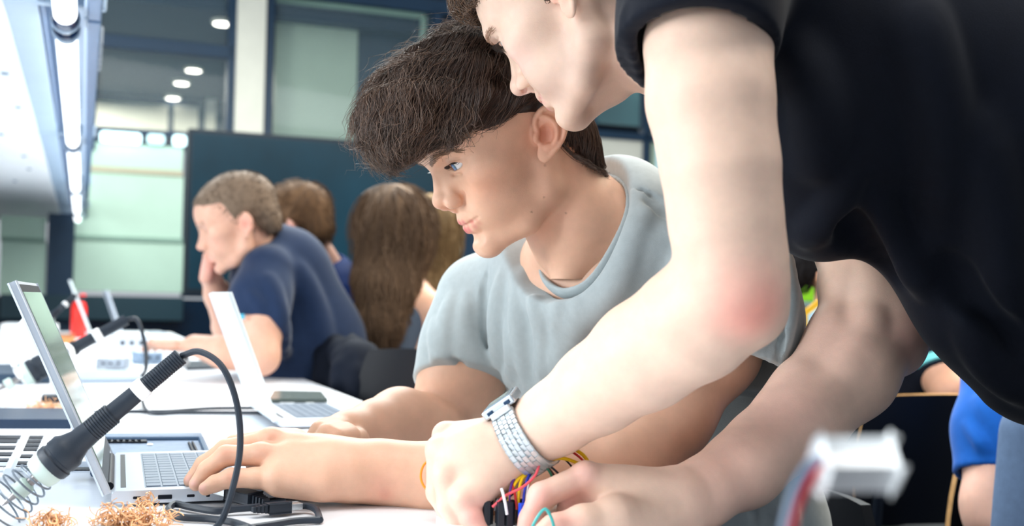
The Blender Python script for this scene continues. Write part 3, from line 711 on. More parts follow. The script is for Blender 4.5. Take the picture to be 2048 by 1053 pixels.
# ------------------------------------------------------------------ the young man leaning in from the right
def standing_man():
    root = empty('person', (1.0, 1.1, 0), 'young man in black t-shirt and steel watch leaning over the seated man', 'person')
    hf = head_frame(-34, 40, 4.5, 1172, 8, 1.083, .97)
    EAR.update(tilt=14, up=0, size=1.0)
    f = Field()
    # trunk and neck under the shirt
    f.chain([(*P(1690, 140, 1.07), .13), (*P(1800, 220, 1.08), .13), (*P(2180, 450, 1.12), .13)], k=.05)
    f.chain([(*P(1430, 20, 1.08), .06), (*P(1480, 20, .98), .055), (*P(1450, -40, .90), .05)], k=.04)
    ft = f; f = Field(); fa = f
    f.chain([(*P(1445, -40, .895), .048), (*P(1416, 90, .858), .0455), (*P(1420, 200, .838), .0445), (*P(1440, 330, .832), .0408), (*P(1452, 450, .835), .0388), (*P(1468, 550, .842), .0372), (*P(1492, 612, .848), .030)], k=.02)
    f.chain([(*P(1448, 590, .85), .038), (*P(1388, 645, .872), .0435), (*P(1288, 712, .905), .0415), (*P(1195, 778, .937), .035), (*P(1110, 838, .960), .0285), (*P(1060, 868, .970), .0262)], k=.02)
    f.ell(P(1508, 630, .852), (.020, .018, .020), k=.014)
    f = Field(); fb = f
    # far arm
    f.chain([(*P(1560, 260, 1.26), .055), (*P(1700, 420, 1.2), .05), (*P(1738, 520, 1.165), .0455), (*P(1752, 600, 1.145), .0425), (*P(1775, 665, 1.135), .037)], k=.03)
    f.chain([(*P(1768, 668, 1.13), .038), (*P(1702, 748, 1.10), .0425), (*P(1600, 848, 1.06), .0385), (*P(1488, 940, 1.015), .0318), (*P(1400, 990, .985), .0272), (*P(1340, 1008, .965), .0255)], k=.02)
    f.ell(P(1800, 705, 1.135), (.02, .02, .02), k=.02)
    f.chain([(*P(1700, 480, 1.17), .014), (*P(1685, 570, 1.145), .016), (*P(1660, 665, 1.112), .017), (*P(1590, 765, 1.075), .014), (*P(1500, 865, 1.04), .010), (*P(1420, 945, 1.0), .008)], k=.022)
    f.chain([(*P(1745, 480, 1.14), .008), (*P(1745, 560, 1.120), .009), (*P(1735, 645, 1.098), .010), (*P(1690, 745, 1.068), .010), (*P(1605, 845, 1.034), .008), (*P(1500, 930, .998), .007)], k=.018)
    f = Field(); fh = f
    f.chain([(*P(1265, 45, 1.10), .056), (*P(1340, 60, 1.08), .060), (*P(1430, 60, 1.07), .075)], k=.03)
    f.chain([(*P(1215, 5, 1.06), .02), (*P(1290, 90, 1.04), .018), (*P(1330, 150, 1.04), .015)], k=.03)
    build_skull(f, hf, jaw=.9, k0=20)
    build_head(f, hf, ears=(1, -1), tip=(110, -8), lipk=1.05, brow=2, bulb=1.1, nostril=1.3)
    f.fr = ID
    f.ell(f.march(1048, 181, .9, 1.3) + np.array([0, .001, .0005]), (.0032, .005, .0046), k=.0016, mode='-')
    f = fa
    # left hand over the breadboard
    wr = P(1035, 880, .975)
    mc = [P(893, 872, .995), P(880, 902, .975), P(893, 952, .955), P(928, 1000, .942)]
    for m, r in zip(mc, (.0125, .013, .0125, .0115)): f.cone(wr, m, .021, r, k=.014)
    f.cone(P(1045, 895, .965), P(955, 985, .945), .020, .012, k=.014)
    f.ell(P(960, 915, .965), (.034, .022, .028), k=.012)
    for m in mc: f.ell(m + np.array([-.001, -.004, .003]), (.0095, .0095, .0085), k=.006)
    fl = [([(893, 872, .995), (880, 960, 1.0), (925, 1050, .99), (955, 1085, .985)], .0105), ([(880, 902, .975), (878, 985, .975), (922, 1065, .965), (955, 1095, .96)], .0112),
          ([(893, 952, .955), (900, 1010, .950), (928, 1072, .945), (950, 1105, .945)], .0108), ([(928, 1000, .942), (943, 1034, .936), (958, 1068, .932), (966, 1095, .932)], .0095)]
    for pts, r in fl: f.chain([(*P(*p), r * q) for p, q in zip(pts, (1.08, 1, .9, .75))], k=.0035)
    f.chain([(*P(1050, 915, .985), .016), (*P(1010, 955, .992), .0145), (*P(980, 1000, .994), .0118), (*P(952, 1050, .985), .0095)], k=.01)
    f = fb
    # right hand
    wr = P(1345, 1006, .965)
    im = P(1172, 955, .945)
    f.cone(wr, im, .0235, .0135, k=.016); f.cone(wr, P(1180, 985, .955), .023, .0135, k=.016); f.cone(wr, P(1200, 1015, .965), .022, .0125, k=.016); f.cone(wr, P(1225, 1030, .975), .02, .0115, k=.016)
    f.ell(P(1265, 990, .952), (.036, .020, .020), k=.014)
    f.ell(im + np.array([0, -.003, .003]), (.010, .0095, .0085), k=.006)
    f.chain([(*im, .0125), (*P(1082, 992, .930), .0108), (*P(1060, 1040, .925), .0092), (*P(1046, 1080, .922), .0076)], k=.004)
    f.chain([(*P(1180, 985, .955), .0125), (*P(1140, 990, .948), .0108), (*P(1135, 1030, .945), .0095), (*P(1120, 1060, .945), .008)], k=.0035)
    f.chain([(*P(1200, 1010, .965), .0118), (*P(1165, 1020, .962), .0105), (*P(1125, 1030, .958), .009), (*P(1095, 1050, .955), .0076)], k=.0035)
    f.chain([(*P(1310, 1030, .945), .021), (*P(1230, 1040, .918), .0185), (*P(1165, 1045, .905), .0128), (*P(1110, 1058, .898), .0105), (*P(1085, 1068, .896), .008)], k=.009)
    pale = srgb(222, 190, 170); parts = []
    parts.append(fh.mesh(.0014)); parts.append(ft.mesh(.008)); parts.append(fa.mesh(.0018)); parts.append(fb.mesh(.0018)); f = fh
    V, Q = join(parts)
    spots = []
    head_paint(hf, spots, pale, srgb(204, 104, 120), srgb(234, 192, 184), srgb(226, 150, 130))
    spots += [(P(1495, 615, .81), .046, srgb(224, 132, 120), .85), (P(1475, 570, .80), .05, srgb(234, 186, 168), .6), (P(1800, 680, 1.10), .05, srgb(212, 160, 150), .6)]
    spots += [(P(x, y, d), .09, srgb(226, 178, 164), .6) for x, y, d in ((1660, 640, 1.06), (1560, 800, 1.02), (1450, 920, .97))]  # pinker far forearm: fill light put into the skin colour
    spots += [(hf.w((q, 40, z)), 34 * hf.sc, srgb(200, 170, 156), .55) for q, z in ((40, -62), (70, -66), (15, -45), (80, -50))]
    for (px, py, d) in ((885, 870, .985), (872, 905, .965), (1168, 945, .935), (1080, 985, .922), (960, 1040, .925)): spots.append((P(px, py, d), .022, srgb(230, 172, 164), .55))
    for (px, py, d) in ((1060, 1020, .915), (1140, 1000, .935), (1120, 1045, .89), (945, 1030, .93), (1040, 1060, .92)): spots.append((P(px, py, d), .03, srgb(226, 158, 148), .6))
    mesh_obj('body', V, Q, skin_mat('skin_pale'), root, paint(V, pale, spots))
    for sgn in (1, -1): eyeball(root, hf, sgn, (1, .05, -.25), srgb(80, 95, 100))
    rng = np.random.default_rng(5)
    for sgn in (1, -1):
        eyebrow(f, hf, sgn, root, (srgb(196, 158, 134), srgb(160, 124, 102)), 6, 5)
        paths = []
        for t in np.linspace(-1, 1, 44):
            y = 33 + 11.5 * t; z = 18.8 + 4.4 * math.sqrt(max(0, 1 - t * t)) + 1.2 * t; x = 74 + math.sqrt(max(1, 14.6 ** 2 - (y - 32) ** 2 - (z - 19) ** 2))
            b = np.array([x, y, z]); dr = unit([.9, .3 + .3 * t, -.1]); pth = [b, b + dr * 4 + np.array([0, 0, -.4]), b + dr * 8 + np.array([0, 0, .8])]
            paths.append([hf.w((a_, b_ * sgn, c_)) for a_, b_, c_ in pth])
        hair_obj('eyelashes', np.array(paths), .00026, .00008, (srgb(40, 28, 24), srgb(30, 22, 20)), root, 4)
    # hair
    h = Field(hf)
    h.ell((-8, 0, 58), (97, 79, 84), k=0); h.ell((40, 0, 98), (58, 64, 40), k=18); h.ell((84, 0, 104), (22, 36, 18), k=12); h.ell((-66, 0, 0), (36, 58, 54), k=20)
    h.cone((6, 70, 20), (10, 69, -2), 6, 3.5, k=6)
    zx = [-110, -64, -50, -34, -22, -4, 0, 14, 18, 22, 50, 84, 170]; zz = [-50, -50, -46, -24, 14, 20, -4, -6, 10, 38, 62, 80, 84]
    h.fn(lambda p: p[:, 2] - np.interp(p[:, 0], zx, zz).astype(np.float32), (-130, -100, -120), (170, 100, 40), 4, '-')
    Vh, Qh = h.mesh(.004); hc = srgb(52, 38, 32)
    mesh_obj('hair_base', Vh, Qh, mat('hair', (.05, .03, .02), .42, attr=True, spec=.5), root, np.tile(hc, (len(Vh), 1)))
    crown = np.array([-48, -8, 138.])
    def flow(pw):
        q = hf.loc(pw); v = q - crown; v = v / (np.linalg.norm(v, axis=1, keepdims=True) + 1e-6); return (v + np.array([.3, .1, -.4])) @ hf.R
    r1 = surface_points(Vh, Qh, 2600, 1); lz = hf.loc(r1.astype(np.float32)); k1 = grow_hair(h, r1, flow, np.interp(lz[:, 2], [20, 70], [.008, .04]) * (.7 + .6 * np.random.default_rng(3).random(len(r1))), 7, lift=.25, jitter=.25, seed=2, curl=.6)
    hair_obj('hair', k1, .00045, .00012, (srgb(120, 92, 70), srgb(48, 36, 31)), root, 7)
    return root, hf, fa

def standing_shirt(root):
    f = Field(); ax = P(2180, 480, 1.08) - P(1690, 140, 1.08); nrm = unit(np.cross(ax, [0, 1, 0]))
    f.chain([(*P(1690, 125, 1.07), .170), (*P(1810, 165, 1.085), .172), (*P(2020, 300, 1.10), .18), (*P(2260, 490, 1.12), .19)], k=.05, flat=(nrm, .86))
    f.chain([(*P(1600, 60, 1.08), .12), (*P(1500, 0, 1.05), .085), (*P(1440, -30, .98), .075)], k=.05)
    f.chain([(*P(1470, -120, .93), .075), (*P(1400, 10, .872), .074), (*P(1368, 270, .850), .076)], k=.04, flat=((1, 0, 0), .76))
    f.chain([(*P(1640, 300, 1.0), .075), (*P(1640, 415, 1.02), .050)], k=.06)
    f.chain([(*P(1900, 430, 1.03), .07), (*P(1985, 600, 1.04), .06), (*P(2090, 700, 1.05), .075)], k=.05)
    A, B, C_, D_ = P(1400, 14, .780), P(1318, 200, .925), P(1515, 60, .84), P(1242, 60, .86)
    c = (A + B + C_ + D_) / 4; n = np.cross(A - B, C_ - D_); n = unit(n if n[2] < 0 else -n)
    c32, n32 = np.asarray(c, np.float32), np.asarray(n, np.float32)
    def cut(p):
        q = p - c32; hh = q @ n32; rad = np.sqrt(np.maximum(np.einsum('ij,ij->i', q, q) - hh * hh, 0)); return np.maximum(np.maximum(-hh, hh - .18), rad - .10)
    f.fn(cut, c - .2, c + .2, .002, '-')
    f.cone(P(1402, 0, .875), P(1368, 280, .848), .066, .068, .002, '-', flat=((1, 0, 0), .74))
    folds(f, [([(1820, 0), (1850, 110), (1885, 260), (1890, 420)], .010, .03), ([(1700, 350), (1660, 420), (1615, 475)], .008, .02), ([(1740, 390), (1790, 480), (1850, 580)], .008, .02),
              ([(1690, 430), (1720, 480), (1790, 560)], -.006, .02), ([(1960, 250), (1990, 420), (2020, 600)], .008, .03), ([(1600, 100), (1640, 220), (1640, 330)], .006, .03),
              ([(1250, 20), (1262, 90), (1290, 170)], .003, .008), ([(1900, 520), (1950, 620), (2040, 700)], -.008, .02), ([(1930, 640), (1980, 730), (2048, 790)], .008, .02)], .6, 1.6)
    V, Q = f.mesh(.0034); V = relax(V, Q, 1, .4)
    return mesh_obj('t_shirt', V, Q, mat('black_cotton', srgb(5, 11, 24), .8, noise=.08, scale=90, bump=.00025, bscale=1200, sheen=.06, spec=.22), root)
LEAN, LEAN_HF, LEAN_F = standing_man()
standing_shirt(LEAN)
# ------------------------------------------------------------------ the room
DW = 8.4
def wbox(mb, px0, py0, px1, py1, D, th, bev=0.0, ref=None):
    """a panel in a plane across the room, D metres down the bench direction; px/py are its outline as photographed"""
    (u0, z1) = W(px0, (py0 + py1) / 2, D)[0], W((px0 + px1) / 2, py0, D)[1]; (u1, z0) = W(px1, (py0 + py1) / 2, D)[0], W((px0 + px1) / 2, py1, D)[1]
    c = LOC((u0 + u1) / 2, D + th / 2, (z0 + z1) / 2)
    return mb.box(c, TN * (u1 - u0) / 2, TD * th / 2, UP * (z1 - z0) / 2, bev)
def lbox(mb, u0, u1, v0, v1, z0, z1, bev=0.0):
    return mb.box(LOC((u0 + u1) / 2, (v0 + v1) / 2, (z0 + z1) / 2), TN * (u1 - u0) / 2, TD * (v1 - v0) / 2, UP * (z1 - z0) / 2, bev)
NAVY = srgb(16, 52, 78)
m_navy = mat('navy_metal', NAVY, .45, noise=.08, scale=6)
m_dark = mat('dark_glass_wall', srgb(8, 34, 56), .22, noise=.1, scale=3)
m_cream = mat('cream_paint', srgb(238, 236, 220), .7, noise=.03, scale=8)
m_frost = mat('frosted_green_glass', srgb(196, 226, 206), .35, noise=.03, scale=5)
m_frost2 = mat('olive_frosted_glass', srgb(176, 196, 172), .4, noise=.04, scale=4)
m_line = mat('green_grey_rail', srgb(140, 172, 156), .5, noise=.05)
m_line2 = mat('tan_rail', srgb(196, 188, 160), .5, noise=.05)
m_glass = mat('clear_glass', srgb(150, 180, 190), .05, alpha=.10, spec=.5)
m_lamp = mat('lamp_white', (1, 1, 1), .5, emit=5.0, emitcol=(1, .97, .86))
m_floor = mat('grey_blue_floor', srgb(34, 40, 52), .5, noise=.15, scale=7, bump=.0005)
def structure(o): o['kind'] = 'structure'; return o
def room():
    mb = MB(); lbox(mb, -7, 9, -2.5, 14, -.06, 0); structure(mb.build('floor', m_floor))
    # glazed partition across the back: opaque dark panels, frames, panes
    back = structure(MB().box(LOC(2.0, DW + .12, .46), TN * 8.0, TD * .04, UP * .46).build('wall_back', m_dark))
    def fr(px0, py0, px1, py1, m=m_navy, D=DW, th=.10, name='frame_bar', parent=back):
        return wbox(MB(), px0, py0, px1, py1, D, th, .004).build(name, m, parent)
    # posts and transoms
    for q in ((92, 425, 146, 700), (455, -40, 473, 300), (531, -40, 547, 300), (862, 20, 880, 470), (926, 420, 958, 640), (186, -40, 196, 300), (1180, -40, 1192, 640), (1288, -40, 1300, 640)): fr(*q)
    for q in ((186, 262, 480, 272), (186, 78, 470, 104), (531, -20, 900, 8), (531, 284, 900, 300), (880, 252, 1340, 268)): fr(*q)
    wbox(MB(), 473, -40, 531, 277, DW - .05, .16, .006).build('wall_pier', m_cream, back)
    # frosted panels, each a pane of its own
    for q, m in (((0, 432, 92, 476), m_frost), ((0, 484, 92, 590), m_frost), ((146, 288, 366, 336), m_frost), ((146, 347, 366, 474), m_frost), ((146, 483, 366, 584), m_frost),
                 ((885, 300, 926, 540), m_frost), ((958, 300, 1000, 540), m_frost), ((1192, 338, 1290, 640), m_frost), ((1300, 338, 1345, 640), m_frost)):
        fr(*q, m, DW + .03, .02, 'frosted_pane')
    for q, m in (((0, 476, 92, 484), m_line), ((146, 336, 366, 347), m_line2), ((146, 474, 366, 483), m_line)): fr(*q, m, DW + .01, .05, 'rail_bar')
    fr(1196, 268, 1290, 336, m_cream, DW + .03, .02, 'white_panel'); fr(1302, 268, 1345, 336, m_frost2, DW + .03, .02, 'white_panel')
    fr(549, 30, 714, 284, m_frost2, DW + .30, .03, 'sliding_panel')
    fr(714, 8, 862, 284, m_dark, DW + .34, .03, 'dark_panel'); fr(840, 30, 850, 290, m_line, DW + .05, .03, 'rail_bar'); fr(549, 10, 850, 20, m_line, DW + .05, .03, 'rail_bar')
    for q in ((196, -40, 455, 78), (196, 104, 455, 268), (549, 8, 862, 284), (1192, 0, 1290, 252), (1300, 0, 1345, 252)):
        wbox(MB(), *q, DW + .05, .006).build('window_pane', m_glass, back)
    fr(1345, -60, 1665, 600, mat('grey_teal_panel', srgb(120, 146, 146), .5, noise=.04), DW + .03, .04, 'grey_panel'); fr(1665, -60, 2500, 600, m_dark, DW + .03, .04, 'dark_panel')
    fr(1192, -20, 1345, 252, mat('teal_panel', srgb(60, 104, 112), .5, noise=.05), DW + .4, .03, 'teal_panel')
    fr(1000, 268, 1180, 600, m_dark, DW + .03, .04, 'dark_panel'); fr(366, 292, 885, 600, m_dark, DW + .05, .04, 'dark_panel'); fr(-900, -60, 0, 600, m_cream, DW + .03, .04, 'cream_panel'); fr(880, -60, 1192, 252, m_dark, DW + .36, .04, 'dark_panel')
    # low clutter line behind the bench: sill
    fr(0, 592, 366, 640, mat('sill_dark', srgb(24, 58, 70), .5), DW - .1, .3, 'sill')
    # corridor beyond the glass
    far = 12.5
    cw = structure(wbox(MB(), 100, -120, 1500, 330, far, .08).build('wall_corridor', m_dark))
    for q in ((150, 205, 336, 262), (348, 213, 396, 264), (412, 135, 432, 280), (420, 10, 462, 88)): wbox(MB(), *q, far - .05, .04).build('cream_panel', m_cream, cw)
    wbox(MB(), 205, 25, 330, 70, far - .05, .04).build('grey_panel', mat('grey_panel', srgb(88, 104, 104), .5, noise=.1, scale=2), cw)
    u0, _ = W(100, 0, DW); u1, _ = W(1400, 0, far)
    mbc = MB(); lbox(mbc, u0 - 1, u1 + 1, DW + .15, far, 3.12, 3.2); structure(mbc.build('ceiling', mat('navy_ceiling', srgb(8, 36, 60), .6, noise=.1, scale=1.5)))
    for i, (px, py) in enumerate(((445, 46), (387, 140), (363, 166), (346, 196), (708, 185), (760, 143), (760, 158), (825, 110))):
        p = T(px, py, 3.1); o = MB().lathe(p + UP * .02, -UP, [(0, .085), (.02, .085), (.03, .075)], 16).build('downlight_bezel', m_cream)
        r = empty('downlight', p, ['round ceiling downlight nearest the pale pier, in the corridor', 'round corridor downlight, top of the slanting row of three', 'round corridor downlight, middle of the slanting row of three', 'round corridor downlight, bottom of the slanting row of three',
            'round corridor downlight seen at the edge of the olive panel', 'upper of two close corridor downlights over the dark panel', 'lower of two close corridor downlights over the dark panel', 'round corridor downlight just left of the seated man\'s hair'][i], 'downlight', 'corridor downlights')
        o.parent = r; o.matrix_parent_inverse = world_of(r).inverted(); MB().lathe(p, -UP, [(0, .072), (.012, .068), (.016, .03)], 16).build('diffuser', mat('downlight_glow', (1, 1, 1), .5, emit=7.0, emitcol=(1, .98, .86)), r)
    for q, e in (((200, 264, 283, 286), 2.2), ((295, 268, 330, 288), 1.0), ((346, 270, 373, 292), 2.0)):
        o = wbox(MB(), *q, DW - .05, .05, .02).build('light_box', mat('cyan_glow%d' % int(e * 10), srgb(190, 235, 240), .4, emit=e, emitcol=srgb(205, 240, 245)))
        tag(o, {2.2: 'long glowing light box on the sill bar above the green panes', 1.0: 'small dim cyan light box between two brighter ones', 2.0: 'round-cornered light box at the top left corner of the big display'}[e], 'light box')
room()

def display():
    r = empty('wall_display', LOC(*[W(655, 600, 6.6)[0], 6.6, 0]), 'large dark flat display standing behind the background students', 'display')
    wbox(MB(), 371, 276, 925, 596, 6.6, .07, .006).build('housing', mat('display_bezel', srgb(4, 16, 26), .4, spec=.3), r)
    wbox(MB(), 380, 284, 917, 584, 6.596, .006, .002).build('screen', mat('display_screen', srgb(4, 34, 46), .3, noise=.35, scale=1.3, spec=.25), r)
    u0, z0 = W(660, 596, 6.6); mb = MB()
    lbox(mb, u0 - .45, u0 - .37, 6.62, 6.68, .04, z0); lbox(mb, u0 + .37, u0 + .45, 6.62, 6.68, .04, z0); lbox(mb, u0 - .6, u0 + .6, 6.35, 6.95, 0, .05)
    mb.build('stand', m_navy, r)
display()

# ------------------------------------------------------------------ benches
m_white = mat('white_laminate', srgb(238, 242, 248), .32, noise=.015, scale=12, spec=.4)
U_EDGE = UV(T(720, 800))[0]; V_FAR = UV(T(545, 737))[1]
def bench(name, u1, v0, v1, label, z=TABLE_Z, wdt=1.5):
    r = empty(name, LOC(u1 - wdt / 2, (v0 + v1) / 2, 0), label, 'table')
    lbox(MB(), u1 - wdt, u1, v0, v1, z - .028, z, .004).build('table_top', m_white, r)
    lbox(MB(), u1 - wdt + .1, u1 - .1, v0 + .1, v0 + .14, z - .10, z - .028, .003).build('apron', mat('steel_grey', srgb(120, 128, 138), .4, .6), r)
    lbox(MB(), u1 - wdt + .1, u1 - .1, v1 - .14, v1 - .1, z - .10, z - .028, .003).build('apron', MATS['steel_grey'], r)
    for a in (u1 - wdt + .08, u1 - .14):
        for b in (v0 + .08, v1 - .14): lbox(MB(), a, a + .06, b, b + .06, 0, z - .028, .003).build('leg', MATS['steel_grey'], r)
    return r
bench('workbench', U_EDGE, .35, V_FAR, 'white workbench in front carrying the open laptops')
bench('workbench', U_EDGE - .06, V_FAR + .03, V_FAR + 3.2, 'white workbench further back where the navy-shirted students sit')

# ------------------------------------------------------------------ overhead rail with tubes and shelf
def light_rail():
    zt = 1.50
    A = T(146, 62, zt); u, v0 = UV(A); u = UV(T(141, 180, zt))[0]
    r = empty('light_rail', LOC(u, v0, zt), 'white overhead lighting rail with glowing tubes above the bench', 'light rail')
    m_al = mat('white_aluminium', srgb(176, 198, 220), .35, noise=.03, scale=10); m_al2 = mat('grey_aluminium', srgb(92, 120, 156), .35, .3, noise=.05, scale=10)
    m_tube = mat('tube_glow', (1, 1, 1), .3, emit=1.7, emitcol=(.93, .97, 1.0)); m_cap = mat('clear_blue_cap', srgb(22, 46, 84), .2, .2, coat=.4)
    segs = [UV(T(146, y, zt))[1] for y in (-230, 30, 278, 372, 418, 450)]
    for i, (a, b) in enumerate(zip(segs[:-1], segs[1:])):
        g = .02
        lbox(MB(), u - .050, u - .040, a, b - g, zt + .012, zt + .10, .002).build('flange', m_al2, r)
        lbox(MB(), u + .040, u + .066, a, b - g, zt - .012, zt + .10, .003).build('flange', m_al2, r)
        lbox(MB(), u + .034, u + .040, a, b - g, zt - .006, zt + .07, .001).build('reflector', m_al, r)
        lbox(MB(), u - .052, u + .066, a, b - g, zt + .10, zt + .11, .002).build('top_plate', m_al, r)
        lbox(MB(), u - .115, u - .052, a, b - g, zt + .012, zt + .02, .002).build('side_plate', m_al, r)
        tb = MB().tube([LOC(u, a + .07, zt - .022), LOC(u, b - .09, zt - .022)], .0215, 18).build('tube', m_tube, r, True)
        for c, s in ((a, 1), (b - g, -1)):
            MB().lathe(LOC(u, c + .005 * s, zt - .022), TD * s, [(0, .026), (.05, .026), (.055, .024), (.07, .0235), (.072, .0225)], 18).build('end_cap', m_cap, tb, True)
            MB().lathe(LOC(u, c + .028 * s, zt - .022), TD * s, [(0, .0285), (.012, .0285)], 18).build('cap_ring', m_al, tb, True)
        lbox(MB(), u - .12, u + .075, b - .035, b - .005, zt + .01, zt + .05, .004).build('bracket', m_al, r)
    for (k, y) in enumerate((66, 74, 84, 96, 106, 118)):
        p = T(212, y, zt + .05); q, vv = UV(p)
        lbox(MB(), u + .066, u + .074, vv - .022, vv + .022, zt + .02, zt + .06, .002).build('clip', mat('clip_grey', srgb(170, 180, 190), .5), r)
    sh = empty('overhead_shelf', LOC(u - .6, 4, zt), 'white overhead shelf panel with small fixing holes beside the light rail', 'shelf')
    lbox(MB(), u - 1.6, u - .115, .8, segs[-1], zt + .010, zt + .03, .002).build('panel', mat('shelf_white', srgb(244, 248, 252), .5, noise=.02, scale=6), sh)
    for (x, y) in ((10, 146), (36, 214), (2, 268), (48, 312), (58, 338), (30, 362)):
        p = T(x, y, zt + .010); MB().lathe(p, -UP, [(0, .011), (.004, .009), (.005, .003)], 10).build('fixing_screw', mat('screw_blue', srgb(90, 125, 150), .4, .5), sh)
light_rail()
# ------------------------------------------------------------------ things on the bench
m_silver = mat('silver_shell', srgb(206, 216, 228), .38, .55, noise=.02, scale=20)
m_black = mat('black_plastic', srgb(26, 34, 44), .42, noise=.06, scale=30)
m_key = mat('key_grey', srgb(96, 112, 132), .45)
m_copper = mat('copper_curls', srgb(246, 190, 140), .4, .3, noise=.2, scale=60)
m_rubber = mat('rubber_black', srgb(30, 40, 52), .5, noise=.06, scale=40, bump=.0002)
m_port = mat('port_dark', srgb(10, 16, 28), .45, spec=.25)
m_wht = mat('white_plastic', srgb(246, 249, 250), .4)
def laptop(label, hinge, yaw, tilt, depth, width, height, screen_col, keys=True, ports=False, z0=TABLE_Z, lid_mat=None, small=False):
    a = math.radians(yaw); e = np.array([math.cos(a), math.sin(a), 0]); w_ = np.array([-math.sin(a), math.cos(a), 0])
    h = np.array([hinge[0], hinge[1], z0]); r = empty('laptop', h, label, 'laptop'); th = .0125; zb = z0 + .003
    def B(mb, x0, x1, y0, y1, z_0, z_1, bev=0.0):
        return mb.box(h + e * (x0 + x1) / 2 + w_ * (y0 + y1) / 2 + UP * ((z_0 + z_1) / 2 - z0), e * (x1 - x0) / 2, w_ * (y1 - y0) / 2, UP * (z_1 - z_0) / 2, bev)
    # wedge base with a rounded front
    prof = [(0, .004), (.006, 0), (depth * .55, 0.0), (depth - .03, .002), (depth - .004, .0075), (depth, .0095), (depth - .001, .0115), (depth - .008, th), (.004, th), (0, th - .003)]
    MB().prism([h + e * x + UP * (zb - z0 + z) for x, z in prof], w_ * width).build('base', m_silver, r, True)
    for y in (.03, width - .04):
        for x in (.02, depth - .05): B(MB(), x, x + .012, y, y + .012, z0, zb + .001).build('foot', m_rubber, r)
    top = zb + th
    if keys:
        B(MB(), .030, .030 + .093, .016, width - .016, top - .0008, top + .0003).build('keyboard_bed', mat('keybed', srgb(120, 134, 152), .5), r)
        nk = 13; pw = (width - .036) / nk; rows = 6; me = None
        for i in range(rows):
            for j in range(nk):
                x = .0315 + i * .0152; y = .018 + j * pw
                if me is None:
                    o = B(MB(), x, x + .0132, y, y + pw - .0022, top, top + .0012, .0003).build('key', m_key, r); me = o.data; o0 = np.array([x, y])
                else:
                    o = bpy.data.objects.new('key', me); COL.objects.link(o); o.parent = r; o.matrix_parent_inverse = world_of(r).inverted(); o.location = Vector(e * (x - o0[0]) + w_ * (y - o0[1]))
        B(MB(), .140, .140 + .060, width * .34, width * .66, top - .0002, top + .0003).build('touchpad', mat('touchpad', srgb(190, 202, 216), .3), r)
        B(MB(), .008, .013, .02, width - .02, top - .0003, top + .0004).build('vent', m_port, r)
    if ports:
        for x0, x1, z_0, z_1, nm in ((.019, .0268, .004, .0072, 'usb_port'), (.0415, .0550, .003, .0078, 'video_port'), (.068, .0758, .004, .0072, 'usb_port'), (.0858, .0900, .0036, .0076, 'audio_port')):
            B(MB(), x0, x1, -.0006, .004, zb + z_0 , zb + z_1, .0012).build(nm, m_port, r)
    t = math.radians(tilt); up = -e * math.sin(t) + UP * math.cos(t); nn = e * math.cos(t) + UP * math.sin(t); hb = h + UP * (top - z0) - e * .002
    MB().box(hb + up * height / 2 + w_ * width / 2 - nn * .003, up * height / 2, w_ * width / 2, nn * .0028, .0018).build('lid', lid_mat or m_silver, r)
    bz = MB().box(hb + up * (height / 2 + .002) + w_ * width / 2 + nn * .0004, up * (height / 2 - .004), w_ * (width / 2 - .003), nn * .0007).build('bezel', m_black, r)
    MB().box(hb + up * (height / 2 + .006) + w_ * width / 2 + nn * .0014, up * (height / 2 - .016), w_ * (width / 2 - .012), nn * .0004).build('screen', screen_col, bz)
    MB().tube([hb + w_ * .03, hb + w_ * (width - .03)], .004, 10).build('hinge', m_port, r, True)
    return r
m_scr = mat('screen_glossy', srgb(176, 200, 186), .12, noise=.1, scale=14, coat=.5)
m_scr2 = mat('screen_dark', srgb(70, 90, 96), .15, coat=.4)
hp = T(222, 1017); laptop('open silver laptop under the seated man\'s hand, side ports facing the camera', hp, 19.6, 24, .223, .27, .213, m_scr, True, True)
hp = T(556, 860); laptop('open pale laptop behind the seated man\'s hands, its lid seen from the back', hp, 21, 21, .215, .26, .205, m_scr2, True, False, lid_mat=mat('pale_lid', srgb(228, 238, 242), .4, .2))
hp = T(190, 690); laptop('thin pale laptop on the bench beside the red bottle, lid edge-on', hp, 21, 22, .21, .26, .26, m_scr2, False, lid_mat=MATS['pale_lid'])
hp = T(246, 672); laptop('grey open laptop on the rear bench behind the red bottle', hp, 24, 20, .21, .28, .22, m_scr2, False)

def cable(pts, r, label=None, m=None, name='cable', parent=None, n=6, sides=8):
    o = MB().tube(spline(pts, n), r, sides).build(name, m or m_rubber, parent, True)
    return tag(recenter(o), label, 'cable') if label else o

